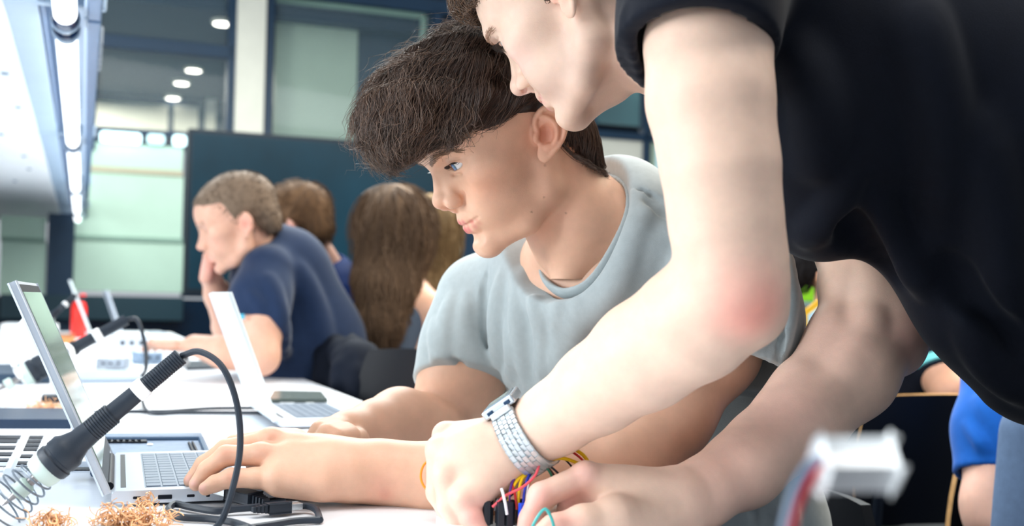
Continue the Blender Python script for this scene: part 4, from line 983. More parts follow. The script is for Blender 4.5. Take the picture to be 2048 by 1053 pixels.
def soldering_iron(label, A, Bp, sc=1.0, cable_pts=None, spring=True, clip=True):
    """axis from the tip A to the cable end Bp"""
    ax = unit(Bp - A); L = np.linalg.norm(Bp - A); r = empty('soldering_iron', A, label, 'soldering iron')
    k = L / .40 * 1.75
    def at(t): return A + ax * t * L
    MB().lathe(at(0), ax, [(0, .0008 * k), (.02 * L, .0022 * k), (.10 * L, .0045 * k), (.24 * L, .0052 * k)], 14).build('tip', mat('iron_tip', srgb(150, 146, 146), .35, .8), r, True)
    MB().lathe(at(.075), ax, [(0, .009 * k), (.012, .009 * k), (.014, .006 * k)], 16).build('ring', mat('pale_green', srgb(198, 216, 208), .5), r, True)
    if spring:
        a = unit(np.cross(ax, UP)); b = np.cross(ax, a); n = 150; pts = []
        for i in range(n):
            t = i / (n - 1); an = t * 2 * math.pi * 5.5; rad = (.017 + .010 * (1 - t)) * k; pts.append(at(-.02 + .22 * t) + rad * (a * math.cos(an) + b * math.sin(an)))
        MB().tube(pts, .0011 * k, 6).build('spring', mat('spring_steel', srgb(120, 130, 140), .3, .7), r, True)
    ka = L / .40 * 1.1
    MB().lathe(at(.185), ax, [(0, .010 * k), (.002, .0165 * k), (.014 * ka, .0182 * k), (.030 * ka, .0178 * k), (.034 * ka, .016 * k)], 24).build('collar', MATS['pale_green'], r, True)
    MB().lathe(at(.245), ax, [(0, .0165 * k), (.003, .0194 * k), (.016 * ka, .0198 * k), (.018 * ka, .0182 * k), (.022 * ka, .0182 * k), (.024 * ka, .0194 * k), (.040 * ka, .0190 * k), (.046 * ka, .0165 * k), (.062 * ka, .0130 * k), (.085 * ka, .0120 * k)], 28).build('ferrule', m_rubber, r, True)
    rib = []
    for i in range(12): rib += [(.0045 * i * ka, .0122 * k), (.0045 * i * ka + .0026 * ka, .0122 * k), (.0045 * i * ka + .003 * ka, .0112 * k), (.0045 * i * ka + .0042 * ka, .0112 * k)]
    MB().lathe(at(.45), ax, rib, 22).build('grip_ribs', m_rubber, r, True)
    MB().lathe(at(.575), ax, [(0, .0112 * k), (.004, .0100 * k), (.158 * L, .0094 * k), (.160 * L, .008 * k)], 20).build('handle', m_rubber, r, True)
    if clip: MB().lathe(at(.728), ax, [(0, .0102 * k), (.002, .0112 * k), (.018 * ka, .0112 * k), (.020 * ka, .0102 * k)], 18).build('clip', m_wht, r, True)
    rb = [(0, .0080 * k)]
    for i in range(16): rb += [(.0125 * L * i + .002, .0092 * k), (.0125 * L * i + .002 + .008 * L, .0092 * k), (.0125 * L * i + .002 + .0085 * L, .0084 * k)]
    MB().lathe(at(.775), ax, rb, 18).build('strain_relief', m_rubber, r, True)
    if not spring:
        b = at(.5); b0 = np.array([b[0], b[1], TABLE_Z + .001])
        MB().tube([b0, b], .004, 8).build('holder_post', MATS['pale_green'], r, True); MB().box(b0 + UP * .006, TN * .035, TD * .028, UP * .006, .002).build('holder_base', m_rubber, r)
    if cable_pts: cable([at(.985)] + list(cable_pts), .0034 * k, name='cord', parent=r, n=8)
    return r
soldering_iron('large black soldering iron slanting across the near laptop\'s screen, coil spring at its tip', P(4, 1012, .95), P(368, 708, .99), 1,
               [P(400, 704, .985), P(445, 735, .975), P(474, 810, .97), P(480, 900, .965), P(462, 990, .958), P(440, 1046, .950), P(400, 1085, .945)])
soldering_iron('black soldering iron with white clip, behind the near laptop\'s screen', P(-10, 784, 2.0), P(258, 637, 2.1), 1, [P(275, 641, 2.1), P(290, 690, 2.1), P(292, 735, 2.08), P(285, 752, 2.05)], spring=False)
soldering_iron('small blurred soldering iron beside the red bottle', P(60, 672, 2.7), P(152, 590, 2.8), 1, None, spring=False)

# cords on the bench
cable([T(140, 834) + UP * .004, T(230, 829) + UP * .004, T(330, 828) + UP * .004, T(420, 822) + UP * .004, T(525, 821) + UP * .004], .003, 'thin dark cord lying along the bench behind the near laptop')
cable([P(288, 790, 1.9), T(284, 812) + UP * .01, T(300, 831) + UP * .004, T(360, 831) + UP * .004, T(440, 831) + UP * .004, T(525, 831) + UP * .004], .003, 'thin dark cord looping down from the iron\'s clip')
cable([P(50, 640, 1.9), P(28, 670, 1.9), P(24, 710, 1.88), P(34, 745, 1.86), T(52, 768) + UP * .003], .0045, 'white cord hanging in a bend at the left edge', m_wht)
cable([P(108, 706, 1.95), P(118, 694, 1.95), P(134, 692, 1.95), P(144, 704, 1.94), P(146, 740, 1.94), T(150, 806) + UP * .005], .0045, 'short white cord loop by the second soldering iron', m_wht)
def usb_cable():
    r = empty('usb_cable', T(480, 1030), 'black usb cable with two plugs lying in front of the near laptop', 'cable')
    z = UP * .006
    cable([T(640, 1050) + UP * .004, T(632, 1034) + UP * .006, T(612, 1028) + UP * .007, T(590, 1030) + UP * .007], .0032, name='cord', parent=r)
    cable([T(640, 1050) + UP * .004, T(590, 1052) + UP * .004, T(540, 1060) + UP * .004, T(440, 1075) + UP * .004], .0032, name='cord', parent=r)
    cable([T(520, 1030) + UP * .007, T(470, 1032) + UP * .006, T(430, 1034) + UP * .005, T(380, 1026) + UP * .005, T(350, 1020) + UP * .005, T(337, 1030) + UP * .004, T(360, 1044) + UP * .004, T(420, 1048) + UP * .004, T(470, 1056) + UP * .004, T(520, 1075) + UP * .004], .0034, name='cord', parent=r)
    def plug(a, b, w0, metal):
        a, b = np.asarray(a), np.asarray(b); d = unit(b - a); s = unit(np.cross(d, UP)); u = np.cross(s, d); L = np.linalg.norm(b - a)
        o = MB().box((a + b) / 2, d * L / 2, s * w0, u * w0 * .62, .0012).build('plug', m_rubber, r)
        for i in range(4): MB().box(b + d * (.003 + .0035 * i), d * .0011, s * w0 * (.7 - .08 * i), u * w0 * (.5 - .06 * i), .0004).build('strain_rib', m_rubber, o)
        MB().box(a - d * metal, d * metal, s * w0 * .8, u * w0 * .36, .0004).build('plug_shell', mat('plug_steel', srgb(215, 222, 226), .25, .8), o)
    plug(T(462, 1012) + UP * .012, T(510, 1020) + UP * .010, .0085, .009)
    plug(T(575, 1031) + UP * .008, T(535, 1035) + UP * .008, .007, .006)
usb_cable()

def copper_wool(label, cen, size, n, seed):
    rng = np.random.default_rng(seed); paths = []
    for i in range(n):
        c = cen + rng.normal(size=3) * np.asarray(size) * .42; c[2] = TABLE_Z + .003 + abs(rng.normal()) * size[2]; a = unit(rng.normal(size=3)); b = unit(np.cross(a, rng.normal(size=3))); rad = .003 + .003 * rng.random(); t = np.linspace(0, 1, 12); w0 = 4 + 4 * rng.random()
        q = c + a * ((t - .5) * .018)[:, None] + rad * (b * np.cos(t * w0)[:, None] + np.cross(a, b) * np.sin(t * w0)[:, None]); q[:, 2] = np.maximum(q[:, 2], TABLE_Z + .001); paths.append(q)
    V, Q = strands(np.array(paths), .0006, .0004, 3); o = mesh_obj('copper_wool', V, Q, m_copper); return tag(recenter(o), label, 'cleaning wool', kind='stuff')
copper_wool('curly copper cleaning wool on the dark slab at the left', P(96, 823, 1.82), (.05, .03, .008), 130, 1)
copper_wool('curly copper cleaning wool at the bottom edge in front of the near laptop', T(265, 1054), (.036, .010, .005), 120, 2)
copper_wool('small heap of copper curls at the bottom left corner', T(105, 1060), (.018, .010, .004), 50, 3)
copper_wool('few copper curls beside the near laptop\'s hinge', T(286, 1022), (.007, .005, .004), 14, 4)

def slab(name, q, th, m, label, cat, lift=0.0, extra=None):
    """flat thing on the bench from its four table corners"""
    pts = [T(*p, TABLE_Z + lift) for p in q]
    o = MB().prism([p + UP * .0005 for p in pts], UP * th).build(name, m)
    if extra is None: return tag(recenter(o), label, cat)
    c = np.mean(pts, 0); r = empty(name, c, label, cat); o.name = extra; o.parent = r; o.matrix_parent_inverse = world_of(r).inverted(); return r
slab('base_plate', [(-60, 862), (142, 862), (130, 838), (-60, 836)], .016, mat('slab_navy', srgb(22, 46, 72), .4, noise=.08), 'dark blue slab with a round hole carrying copper wool', 'plate')
slab('closed_laptop', [(128, 768), (282, 766), (272, 748), (138, 750)], .010, mat('lid_grey', srgb(170, 186, 204), .35, .5), 'closed grey laptop lying flat on the bench', 'laptop')
slab('iron_stand_plate', [(-60, 770), (100, 768), (96, 746), (-60, 746)], .022, mat('slab_dark', srgb(40, 62, 84), .4, noise=.1), 'dark stand plate under the second soldering iron', 'stand')
def chassis():
    r = slab('keyboard_deck', [(188, 948), (428, 938), (402, 878), (190, 880)], .008, mat('deck_grey', srgb(100, 120, 146), .4, .2, noise=.18, scale=40, bump=.0004), 'dismantled dark grey laptop deck lying flat behind the near laptop', 'laptop part', extra='deck_plate')
    fr_ = mat('deck_frame', srgb(60, 84, 112), .35, .3)
    q = [T(*p, TABLE_Z + .010) for p in [(188, 948), (428, 938), (402, 878), (190, 880)]]
    for i in range(4): MB().tube([q[i], q[(i + 1) % 4]], .004, 8).build('rim', fr_, r, True)
    for k in range(8):
        p = T(200 + k * 12, 884, TABLE_Z + .0095); MB().box(p, TN * .006, TD * .010, UP * .0015).build('vent_slot', m_port, r)
    for (x, y, s) in ((310, 918, .007), (365, 910, .004), (300, 890, .004)): MB().lathe(T(x, y, TABLE_Z + .0095), UP, [(0, s), (.001, s * .8), (.0015, s * .3)], 12).build('screw_boss', m_wht, r)
    for (a, b) in (((385, 885), (412, 940)), ((378, 886), (402, 941))): MB().tube([T(*a, TABLE_Z + .010), T(*b, TABLE_Z + .010)], .0018, 6).build('seam_strip', m_port, r)
chassis()
def organiser():
    q = [(-80, 946), (186, 942), (190, 874), (-80, 874)]
    r = slab('parts_tray', q, .010, mat('tray_white', srgb(226, 234, 242), .4), 'white plastic parts tray with rows of black slots at the left', 'tray', extra='tray_base')
    zz = TABLE_Z + .0108
    for (x0, x1, y) in ((-40, 48, 876), (56, 92, 876), (56, 90, 884), (-40, 36, 884), (-40, 40, 897), (52, 84, 892), (46, 80, 900), (-40, 26, 910), (34, 66, 914), (-40, 18, 922), (28, 62, 928), (-40, 64, 938), (150, 182, 940), (108, 150, 878), (160, 186, 879)):
        h = 2.6 if (x1 - x0) < 60 else 3.2
        p = [T(x0, y - h, zz), T(x1, y - h, zz), T(x1 - 3, y + h, zz), T(x0 - 3, y + h, zz)]
        MB().prism(p, UP * .0012).build('slot', m_port, r)
    for (a, b) in (((52, 870), (16, 946)), ((96, 872), (64, 946))):
        MB().tube([T(*a, zz + .003), T(*b, zz + .003)], .005, 6).build('divider', MATS['tray_white'], r)
    for k in range(9): MB().box(T(4 + k * 7, 938, zz + .002), TN * .0022, TD * .004, UP * .001).build('peg', m_wht, r)
organiser()
def tablet():
    q = [(538, 806), (655, 806), (642, 790), (548, 788)]
    r = slab('tablet', q, .006, mat('tablet_glass', srgb(96, 108, 104), .25, coat=.3), 'grey tablet propped on small feet behind the pale laptop', 'tablet', lift=.016, extra='glass')
    for p in ((548, 812), (600, 815), (640, 812)): MB().lathe(T(*p), UP, [(0, .012), (.016, .009)], 10).build('foot', m_rubber, r)
tablet()
def red_bottle():
    b = T(156, 676); r = empty('bottle', b, 'bright red bottle with black cap on the rear bench', 'bottle'); rd = .034
    MB().lathe(b, UP, [(0, rd * .9), (.005, rd), (.135, rd), (.16, rd * .8), (.168, rd * .5)], 22).build('body', mat('red_plastic', srgb(236, 34, 22), .35), r, True)
    MB().lathe(b + UP * .168, UP, [(0, rd * .52), (.018, rd * .52), (.022, rd * .3)], 16).build('cap', m_black, r, True)
    MB().tube([b + UP * .185, b + UP * .2 + TN * .01, b + UP * .197 + TN * .028], .005, 8).build('nozzle', MATS['red_plastic'], r, True)
red_bottle()
slab('wooden_block', [(100, 692), (150, 690), (148, 682), (104, 683)], .03, mat('tan_wood', srgb(186, 120, 70), .6, noise=.2, scale=25), 'small tan wooden block by the red bottle', 'block')
# blurred kit on the rear bench
def kit_box(px, py, w_, d_, h, m, label, cat, name, rot=0):
    b = T(px, py); a = YAW + rot; e = np.array([math.cos(a), math.sin(a), 0]); f_ = np.array([-math.sin(a), math.cos(a), 0])
    r = empty(name, b, label, cat); MB().box(b + UP * h / 2, e * w_ / 2, f_ * d_ / 2, UP * h / 2, min(w_, d_, h) * .12).build('case', m, r)
    MB().box(b + UP * (h + .002), e * w_ * .42, f_ * d_ * .4, UP * .002).build('cover', m_wht if m is not m_wht else m_silver, r)
    for s in (-.25, .0, .25): MB().lathe(b + UP * h * .55 - f_ * d_ / 2 + e * w_ * s, -f_, [(0, h * .12), (.004, h * .10)], 10).build('knob', m_port, r)
    return r
kit_box(262, 708, .12, .09, .07, m_silver, 'silver instrument box behind the red bottle', 'instrument', 'instrument_box')
kit_box(305, 728, .10, .08, .035, mat('case_blue_grey', srgb(120, 140, 162), .5, noise=.4, scale=60), 'low blue-grey circuit case in front of the student resting his chin', 'circuit case', 'circuit_case', .3)
kit_box(226, 738, .08, .07, .03, mat('case_grey', srgb(150, 160, 172), .5, noise=.4, scale=60), 'small grey circuit case near the second iron\'s cord', 'circuit case', 'circuit_case', -.2)
kit_box(352, 735, .06, .05, .05, m_wht, 'small white cube case by the student\'s fingers', 'circuit case', 'circuit_case', .5)
slab('black_board', [(372, 742), (530, 736), (520, 722), (378, 726)], .006, mat('board_black', srgb(18, 34, 48), .45), 'thin black board under the resting student\'s forearm', 'board')
copper_wool('copper curls on the thin black board behind the pale laptop', P(452, 716, 3.2), (.05, .03, .02), 60, 5)
kit_box(60, 668, .26, .16, .05, m_wht, 'wide white instrument box at the left end of the rear bench', 'instrument', 'instrument_box')
kit_box(20, 640, .2, .16, .10, m_silver, 'tall silver instrument box at the far left', 'instrument', 'instrument_box', .2)
kit_box(280, 630, .30, .15, .16, m_wht, 'bright white storage box under the display\'s left edge', 'storage box', 'storage_box')
kit_box(355, 632, .14, .12, .12, mat('cyan_box', srgb(170, 220, 225), .5), 'pale cyan storage box left of the display stand', 'storage box', 'storage_box')
slab('circuit_board', [(196, 740), (258, 738), (250, 727), (200, 728)], .004, mat('pcb_pale', srgb(196, 208, 214), .5, noise=.3, scale=90), 'pale circuit board on the bench behind the irons', 'circuit board')
slab('circuit_board', [(280, 728), (330, 728), (326, 716), (286, 716)], .004, mat('pcb_grey', srgb(140, 158, 172), .5, noise=.4, scale=90), 'grey circuit board near the resting student\'s hand', 'circuit board')

# ------------------------------------------------------------------ breadboard and jumper wires between the hands
BB = T(1010, 1062)
def breadboard():
    r = empty('breadboard', BB, 'breadboard full of black plug housings between the standing man\'s hands', 'breadboard')
    MB().box(BB + UP * .005, TN * .055, TD * .028, UP * .005, .001).build('board', m_wht, r)
    for i, (px, dy, c) in enumerate(((972, 0, 0), (984, .008, 0), (995, -.006, 0), (1006, .010, 0), (1014, -.004, 0), (1025, .004, 0), (1034, -.012, 1), (1046, .008, 0), (1056, -.002, 0), (1066, .006, 0))):
        p = T(px, 1052, TABLE_Z + .010) + TD * dy
        MB().box(p + UP * .0105, TN * .0030, TD * .0030, UP * .0105, .0005).build('plug_housing', m_black if not c else mat('blue_plug', srgb(30, 70, 200), .4), r)
breadboard()
COLS = {'orange': srgb(245, 140, 30), 'yellow': srgb(250, 205, 10), 'red': srgb(205, 30, 40), 'black': srgb(40, 38, 44), 'green': srgb(40, 130, 100), 'teal': srgb(60, 170, 165), 'blue': srgb(40, 60, 190), 'pink': srgb(235, 90, 100), 'purple': srgb(95, 45, 140), 'white': srgb(235, 235, 240), 'brown': srgb(110, 70, 60)}
WIRES = [('orange', [(895, 905, 1.0), (866, 916, 1.0), (847, 932, 1.0), (842, 958, .995), (855, 982, .99), (885, 998, .985)], .0011, 'orange jumper wire looping out left of the watch hand'),
 ('yellow', [(1046, 1015, .945), (1056, 970, .95), (1078, 930, .955), (1110, 918, .96), (1140, 921, .965), (1172, 940, .97), (1190, 975, .975)], .0017, 'thick yellow jumper wire arching over from the board to the right hand'),
 ('yellow', [(1100, 905, .99), (1135, 897, .985), (1165, 910, .98), (1184, 942, .975), (1190, 985, .975)], .0017, 'yellow jumper wire, outermost arc above the right hand'),
 ('red', [(1095, 908, .99), (1128, 901, .985), (1155, 912, .98), (1178, 940, .975), (1185, 980, .975)], .0011, 'red jumper wire just inside the outer yellow arc'),
 ('black', [(1090, 895, .99), (1115, 908, .985), (1140, 930, .98), (1160, 960, .975)], .0009, 'thin black jumper wire crossing to the right hand\'s knuckle'),
 ('green', [(1080, 927, .955), (1096, 940, .955), (1106, 962, .955), (1108, 1000, .955)], .0011, 'green jumper wire curving down between the hands'),
 ('brown', [(1082, 928, .958), (1100, 940, .958), (1112, 962, .958), (1118, 1000, .958)], .0009, 'brown jumper wire beside the green one'),
 ('black', [(1084, 926, .961), (1106, 938, .961), (1124, 960, .961), (1135, 1000, .961)], .0010, 'black jumper wire curving behind the green one'),
 ('pink', [(985, 1015, .935), (1010, 993, .935), (1045, 975, .937), (1070, 952, .94), (1080, 925, .945)], .0012, 'pink jumper wire sweeping up from the board to the watch'),
 ('black', [(1000, 1012, .94), (1030, 985, .942), (1052, 965, .945), (1068, 940, .95)], .0009, 'black jumper wire beside the pink one'),
 ('yellow', [(1012, 1020, .94), (1022, 985, .942), (1036, 960, .945), (1056, 946, .95)], .0014, 'yellow jumper wire, left of the upright bundle'),
 ('yellow', [(1036, 1020, .94), (1038, 985, .942), (1044, 960, .945), (1058, 945, .95)], .0014, 'yellow jumper wire, middle of the upright bundle'),
 ('red', [(1034, 1020, .938), (1030, 990, .94), (1024, 965, .944), (1032, 952, .95)], .0011, 'red jumper wire leaning in the upright bundle'),
 ('purple', [(1018, 1020, .938), (1020, 985, .94), (1026, 962, .944), (1036, 950, .95)], .0011, 'purple jumper wire in the upright bundle'),
 ('blue', [(1046, 1022, .938), (1048, 990, .94), (1054, 962, .944), (1062, 944, .95)], .0012, 'blue jumper wire, right of the upright bundle'),
 ('white', [(1052, 1022, .937), (1054, 990, .94), (1058, 965, .944), (1066, 948, .95)], .0010, 'white jumper wire beside the blue one'),
 ('white', [(1014, 1030, .93), (1011, 1010, .93), (1006, 988, .932), (1003, 978, .934)], .0013, 'white jumper wire end sticking up from the board'),
 ('black', [(990, 1022, .935), (996, 1000, .935), (1012, 1003, .935), (1024, 1022, .935)], .0009, 'small black jumper wire loop at the front of the board'),
 ('orange', [(975, 1022, .94), (976, 1006, .942), (972, 992, .945), (965, 985, .95)], .0011, 'orange jumper wire at the board\'s left end under the thumb'),
 ('teal', [(1060, 1066, .885), (1072, 1040, .883), (1090, 1019, .882), (1103, 1038, .882), (1110, 1066, .883)], .0013, 'teal jumper wire arching in front of the right thumb'),
 ('brown', [(1050, 1022, .934), (1058, 1000, .934), (1068, 985, .936), (1080, 970, .94)], .0008, 'thin brown jumper wire leaning right of the bundle')]
for (c, pts, r_, lab) in WIRES:
    o = MB().tube(spline([P(*p) for p in pts], 7), r_, 8).build('jumper_wire', mat('wire_' + c, COLS[c], .35, coat=.2), None, True); tag(recenter(o), lab, 'wire', 'jumper wires on the breadboard')

# ------------------------------------------------------------------ the blurred connector close to the lens
def near_connector():
    c = P(1712, 930, .36); r = empty('cable_connector', c, 'out-of-focus white connector with red and grey leads close to the camera', 'connector')
    ty = YC * .72 - ZC * .69; tz = ZC * .72 + YC * .69
    MB().box(c, XC * .0112, tz * .0056, ty * .0050, .0028).build('housing', m_wht, r, True)
    MB().box(c + XC * .0112, XC * .0015, tz * .003, ty * .0025, .0006).build('nose', m_wht, r)
    for i, (m, dx) in enumerate((('red', 0), ('greyish', 12))):
        mm = mat('wire_red', COLS['red'], .35) if m == 'red' else mat('lead_grey', srgb(96, 116, 140), .4)
        cable([P(1660, 925 - dx, .36), P(1635 - dx, 940 - dx, .358), P(1605 - dx, 985 - dx, .356), P(1585 - dx, 1040, .354), P(1575 - dx, 1100, .352)], .0017 if m == 'red' else .0016, m=mm, name='lead', parent=r)
near_connector()

# ------------------------------------------------------------------ the watch
def watch():
    c = P(1042, 862, .973); ax = unit(P(1000, 892, .976) - P(1085, 835, .966)); e1 = unit(P(1090, 912, .973) - P(1012, 800, .973)); e1 = unit(e1 - ax * (e1 @ ax)); e2 = np.cross(ax, e1)
    if e2 @ YC > 0: e2 = -e2
    r = empty('wrist_watch', c, 'silver digital watch with linked steel bracelet on the left wrist', 'watch')
    n = 42; steel = mat('bracelet_steel', srgb(214, 222, 226), .3, .6, noise=.05, scale=200)
    def surf(an, off):
        dr = -e1 * math.cos(an) + e2 * math.sin(an); t = np.linspace(.06, .012, 120); v = LEAN_F.eval(c + ax * off + dr * t[:, None]); i = int(np.argmax(v < 0)); return dr, t[i] + .0022
    A = surf(0, 0)[1]
    for i in range(n):
        an = 2 * math.pi * (i + .5) / n
        if math.cos(an) > .84: continue
        R0 = max(surf(an, -.006)[1], surf(an, .006)[1], surf(an, 0)[1])
        for col, (w0, off, ph) in enumerate(((.0020, -.0088, 0), (.0020, -.0044, .5), (.0020, 0, 0), (.0020, .0044, .5), (.0020, .0088, 0))):
            a2 = an + ph * 2 * math.pi / n; o = (-e1 * math.cos(a2) + e2 * math.sin(a2)); t = unit(e1 * math.sin(a2) + e2 * math.cos(a2))
            MB().box(c + o * R0 + ax * off, ax * w0, t * R0 * math.pi / n * .9, o * .0014, .0006).build('link', steel, r)
    cc = c - e1 * (A + .0035)
    MB().box(cc, ax * .0165, e2 * .0165, e1 * .0042, .0018).build('case', mat('watch_case', srgb(200, 208, 216), .22, .8), r)
    MB().box(cc - e1 * .0043, ax * .0135, e2 * .0135, e1 * .0006, .0004).build('bezel', mat('watch_bezel', srgb(120, 138, 150), .25, .6), r)
    MB().box(cc - e1 * .005, ax * .0098, e2 * .0085, e1 * .0003).build('lcd', mat('watch_lcd', srgb(150, 164, 158), .2, coat=.5), r)
    for k, d in (( .0095, .002), (-.0085, .002)): MB().box(cc + e2 * .0170 - ax * k, ax * .0028, e2 * .0012, e1 * .0016, .0004).build('button', mat('button_dark', srgb(30, 60, 90), .3, .4), r)
    for s in (-1, 1): MB().box(cc + e2 * .0175 * s + e1 * .004, ax * .010, e2 * .003, e1 * .003, .001).build('lug', steel, r)
watch()
# ------------------------------------------------------------------ people and chairs behind
def short_hair(hf, root, cols, seed, n=1500, length=.014, top=5, hair_h=.006, zz=None, puff=0.0):
    h = Field(hf); h.ell((-7, 0, 52), (97 + top, 75 + top * .6, 77 + top), k=0); h.ell((44, 0, 60), (50 + puff * .6, 60, 44 + top * .6 + puff), k=18); h.ell((-64, 0, 0), (34, 54, 52), k=20)
    zx = [-110, -64, -50, -34, -22, -4, 4, 16, 22, 50, 84, 170]; zz = zz or [-46, -46, -44, -22, 12, 16, 0, 4, 34, 66, 84, 88]
    h.fn(lambda p: p[:, 2] - np.interp(p[:, 0], zx, zz).astype(np.float32), (-130, -100, -120), (170, 100, 60), 4, '-')
    V, Q = h.mesh(hair_h); mesh_obj('hair_base', V, Q, mat('far_hair', (.05, .03, .02), .65, attr=True, spec=.3), root, np.tile(cols[0], (len(V), 1)))
    crown = np.array([-48, -8, 138.])
    def flow(pw):
        q = hf.loc(pw); v = q - crown; return (v / (np.linalg.norm(v, axis=1, keepdims=True) + 1e-6) + np.array([.3, .1, -.3])) @ hf.R
    k = grow_hair(h, surface_points(V, Q, n, seed), flow, length, 4, lift=.6, jitter=.4, seed=seed); hair_obj('hair', k, .0008, .0003, cols, root, seed, rough=.65, mname='far_hair')
def head_field(f, hf, **kw):
    build_skull(f, hf, k0=.02 / hf.sc); build_head(f, hf, ears=(), fine=False, **kw)
    for s in (1, -1): build_ear(f, hf, s, False)
    f.fr = ID
def fist(f, c, fwd, up, s=1.0):
    """loosely closed hand with four curled fingers and a thumb"""
    fwd = unit(fwd); up = unit(up - fwd * (up @ fwd)); sd = np.cross(fwd, up); c = np.asarray(c)
    f.box(c, np.array([.036, .017, .038]) * s, .014 * s, np.stack([fwd, up, sd]), k=.012)
    for i in range(4):
        a = c + sd * (i - 1.5) * .019 * s + fwd * .034 * s + up * .006; b = a + fwd * .022 * s - up * .012 * s; d = b - up * .022 * s - fwd * .014 * s
        f.chain([(*a, .0105 * s), (*b, .0098 * s), (*d, .0085 * s)], k=.003)
    a = c - sd * .036 * s - fwd * .02 * s; f.chain([(*a, .012 * s), (*(a + fwd * .035 * s - up * .012 * s), .0105 * s), (*(a + fwd * .055 * s - up * .02 * s + sd * .012), .009 * s)], k=.006)
def flat_hand(f, wrist, tip, up, s=1.0):
    wrist, tip = np.asarray(wrist), np.asarray(tip); fwd = unit(tip - wrist); up = unit(up - fwd * (up @ fwd)); sd = np.cross(fwd, up)
    f.cone(wrist, wrist + fwd * .07 * s, .024 * s, .030 * s, k=.012, flat=(up, .55))
    for i, L in enumerate((.066, .078, .082, .072)):
        a = wrist + fwd * .075 * s + sd * (1.5 - i) * .019 * s; b = a + fwd * L * .5 * s + up * .006; c = a + fwd * L * .95 * s - up * .012
        f.chain([(*a, .0108 * s), (*b, .0095 * s), (*c, .0075 * s)], k=.003)
    a = wrist + fwd * .03 - sd * .026; f.chain([(*a, .013), (*(a + fwd * .04 - sd * .012), .011), (*(a + fwd * .065 - sd * .008), .009)], k=.006)
m_sk = lambda: skin_mat('skin_blurred')
def simple_eye(root, hf):
    o = [c for c in root.children if c.name.startswith('body')][0]; me = o.data; V = np.empty(len(me.vertices) * 3); me.vertices.foreach_get('co', V); V = V.reshape(-1, 3); a = me.color_attributes['Col']; C_ = np.empty(len(V) * 4); a.data.foreach_get('color', C_); C_ = C_.reshape(-1, 4)
    for s in (1, -1):
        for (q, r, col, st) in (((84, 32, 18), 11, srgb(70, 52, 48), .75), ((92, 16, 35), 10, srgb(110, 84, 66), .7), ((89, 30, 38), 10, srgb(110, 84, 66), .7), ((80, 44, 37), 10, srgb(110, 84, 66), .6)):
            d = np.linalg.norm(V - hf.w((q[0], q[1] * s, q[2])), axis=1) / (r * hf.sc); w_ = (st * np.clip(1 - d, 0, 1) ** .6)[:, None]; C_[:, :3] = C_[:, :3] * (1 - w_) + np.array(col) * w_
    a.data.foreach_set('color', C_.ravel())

def student_chin():
    root = empty('person', LOC(*UV(P(640, 900, 2.9)), .45), 'student in navy t-shirt resting his chin on his fist', 'person')
    hf = head_frame(12, 24, 1, 484, 452, 2.75, 1.03); EAR.update(tilt=14, up=0, size=1.0); f = Field()
    f.chain([(*P(575, 570, 2.86), .10), (*P(620, 700, 2.9), .11), (*P(650, 860, 2.95), .12)], k=.05)
    f.chain([(*P(505, 480, 2.78), .055), (*P(545, 530, 2.83), .07)], k=.03)
    f.chain([(*P(535, 560, 2.70), .055), (*P(525, 640, 2.64), .050), (*P(522, 712, 2.60), .043)], k=.03)
    f.chain([(*P(520, 715, 2.60), .042), (*P(450, 705, 2.60), .038), (*P(390, 692, 2.63), .027)], k=.02)
    f.chain([(*P(560, 560, 3.0), .055), (*P(480, 640, 2.96), .046), (*P(455, 655, 2.92), .04)], k=.03); f.chain([(*P(455, 650, 2.90), .038), (*P(436, 590, 2.84), .033), (*P(424, 560, 2.80), .026)], k=.02)
    head_field(f, hf)
    fist(f, P(420, 540, 2.79), P(430, 505, 2.79) - P(422, 550, 2.79), np.array([-1, 0, .2])); flat_hand(f, P(385, 692, 2.63), P(335, 690, 2.68), UP)
    V, Q = f.mesh(.0042); tan = srgb(208, 162, 140); sp = []; head_paint(hf, sp, tan, srgb(214, 140, 130), srgb(228, 168, 150), srgb(224, 150, 134))
    sp += [(P(420, 540, 2.75), .06, srgb(232, 170, 160), .6)]
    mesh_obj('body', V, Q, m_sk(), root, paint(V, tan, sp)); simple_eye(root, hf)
    short_hair(hf, root, (srgb(116, 98, 82), srgb(78, 66, 56)), 11, top=2, length=.008)
    g = Field(); g.chain([(*P(565, 560, 2.86), .135), (*P(610, 690, 2.9), .15), (*P(650, 880, 2.95), .155)], k=.05)
    g.chain([(*P(535, 545, 2.72), .068), (*P(520, 600, 2.67), .068), (*P(514, 690, 2.63), .070)], k=.04); g.chain([(*P(560, 540, 3.0), .066), (*P(500, 620, 2.97), .062)], k=.04)
    g.chain([(*P(540, 500, 2.82), .068), (*P(570, 520, 2.83), .08)], k=.04)
    opening(g, P(516, 645, 2.65), P(505, 720, 2.62) - P(520, 640, 2.65), .085, .058, .05)
    g.cone(P(498, 462, 2.77), P(520, 500, 2.80), .066, .060, .004, '-')
    folds(g, [([(540, 560), (560, 640), (570, 720)], .012, .03), ([(600, 540), (630, 620), (650, 700)], .012, .04), ([(500, 590), (530, 620)], .008, .02)], 2.2, 3.3)
    V, Q = g.mesh(.006); sh = mesh_obj('t_shirt', V, Q, mat('navy_cotton', srgb(28, 44, 72), .85, noise=.08, scale=60, sheen=.2, spec=.2), root)
    MB().box(P(483, 634, 2.575), XC * .006, ZC * .005, YC * .002, .001).build('sleeve_tag', mat('cyan_tag', srgb(70, 170, 200), .5), root)
student_chin()

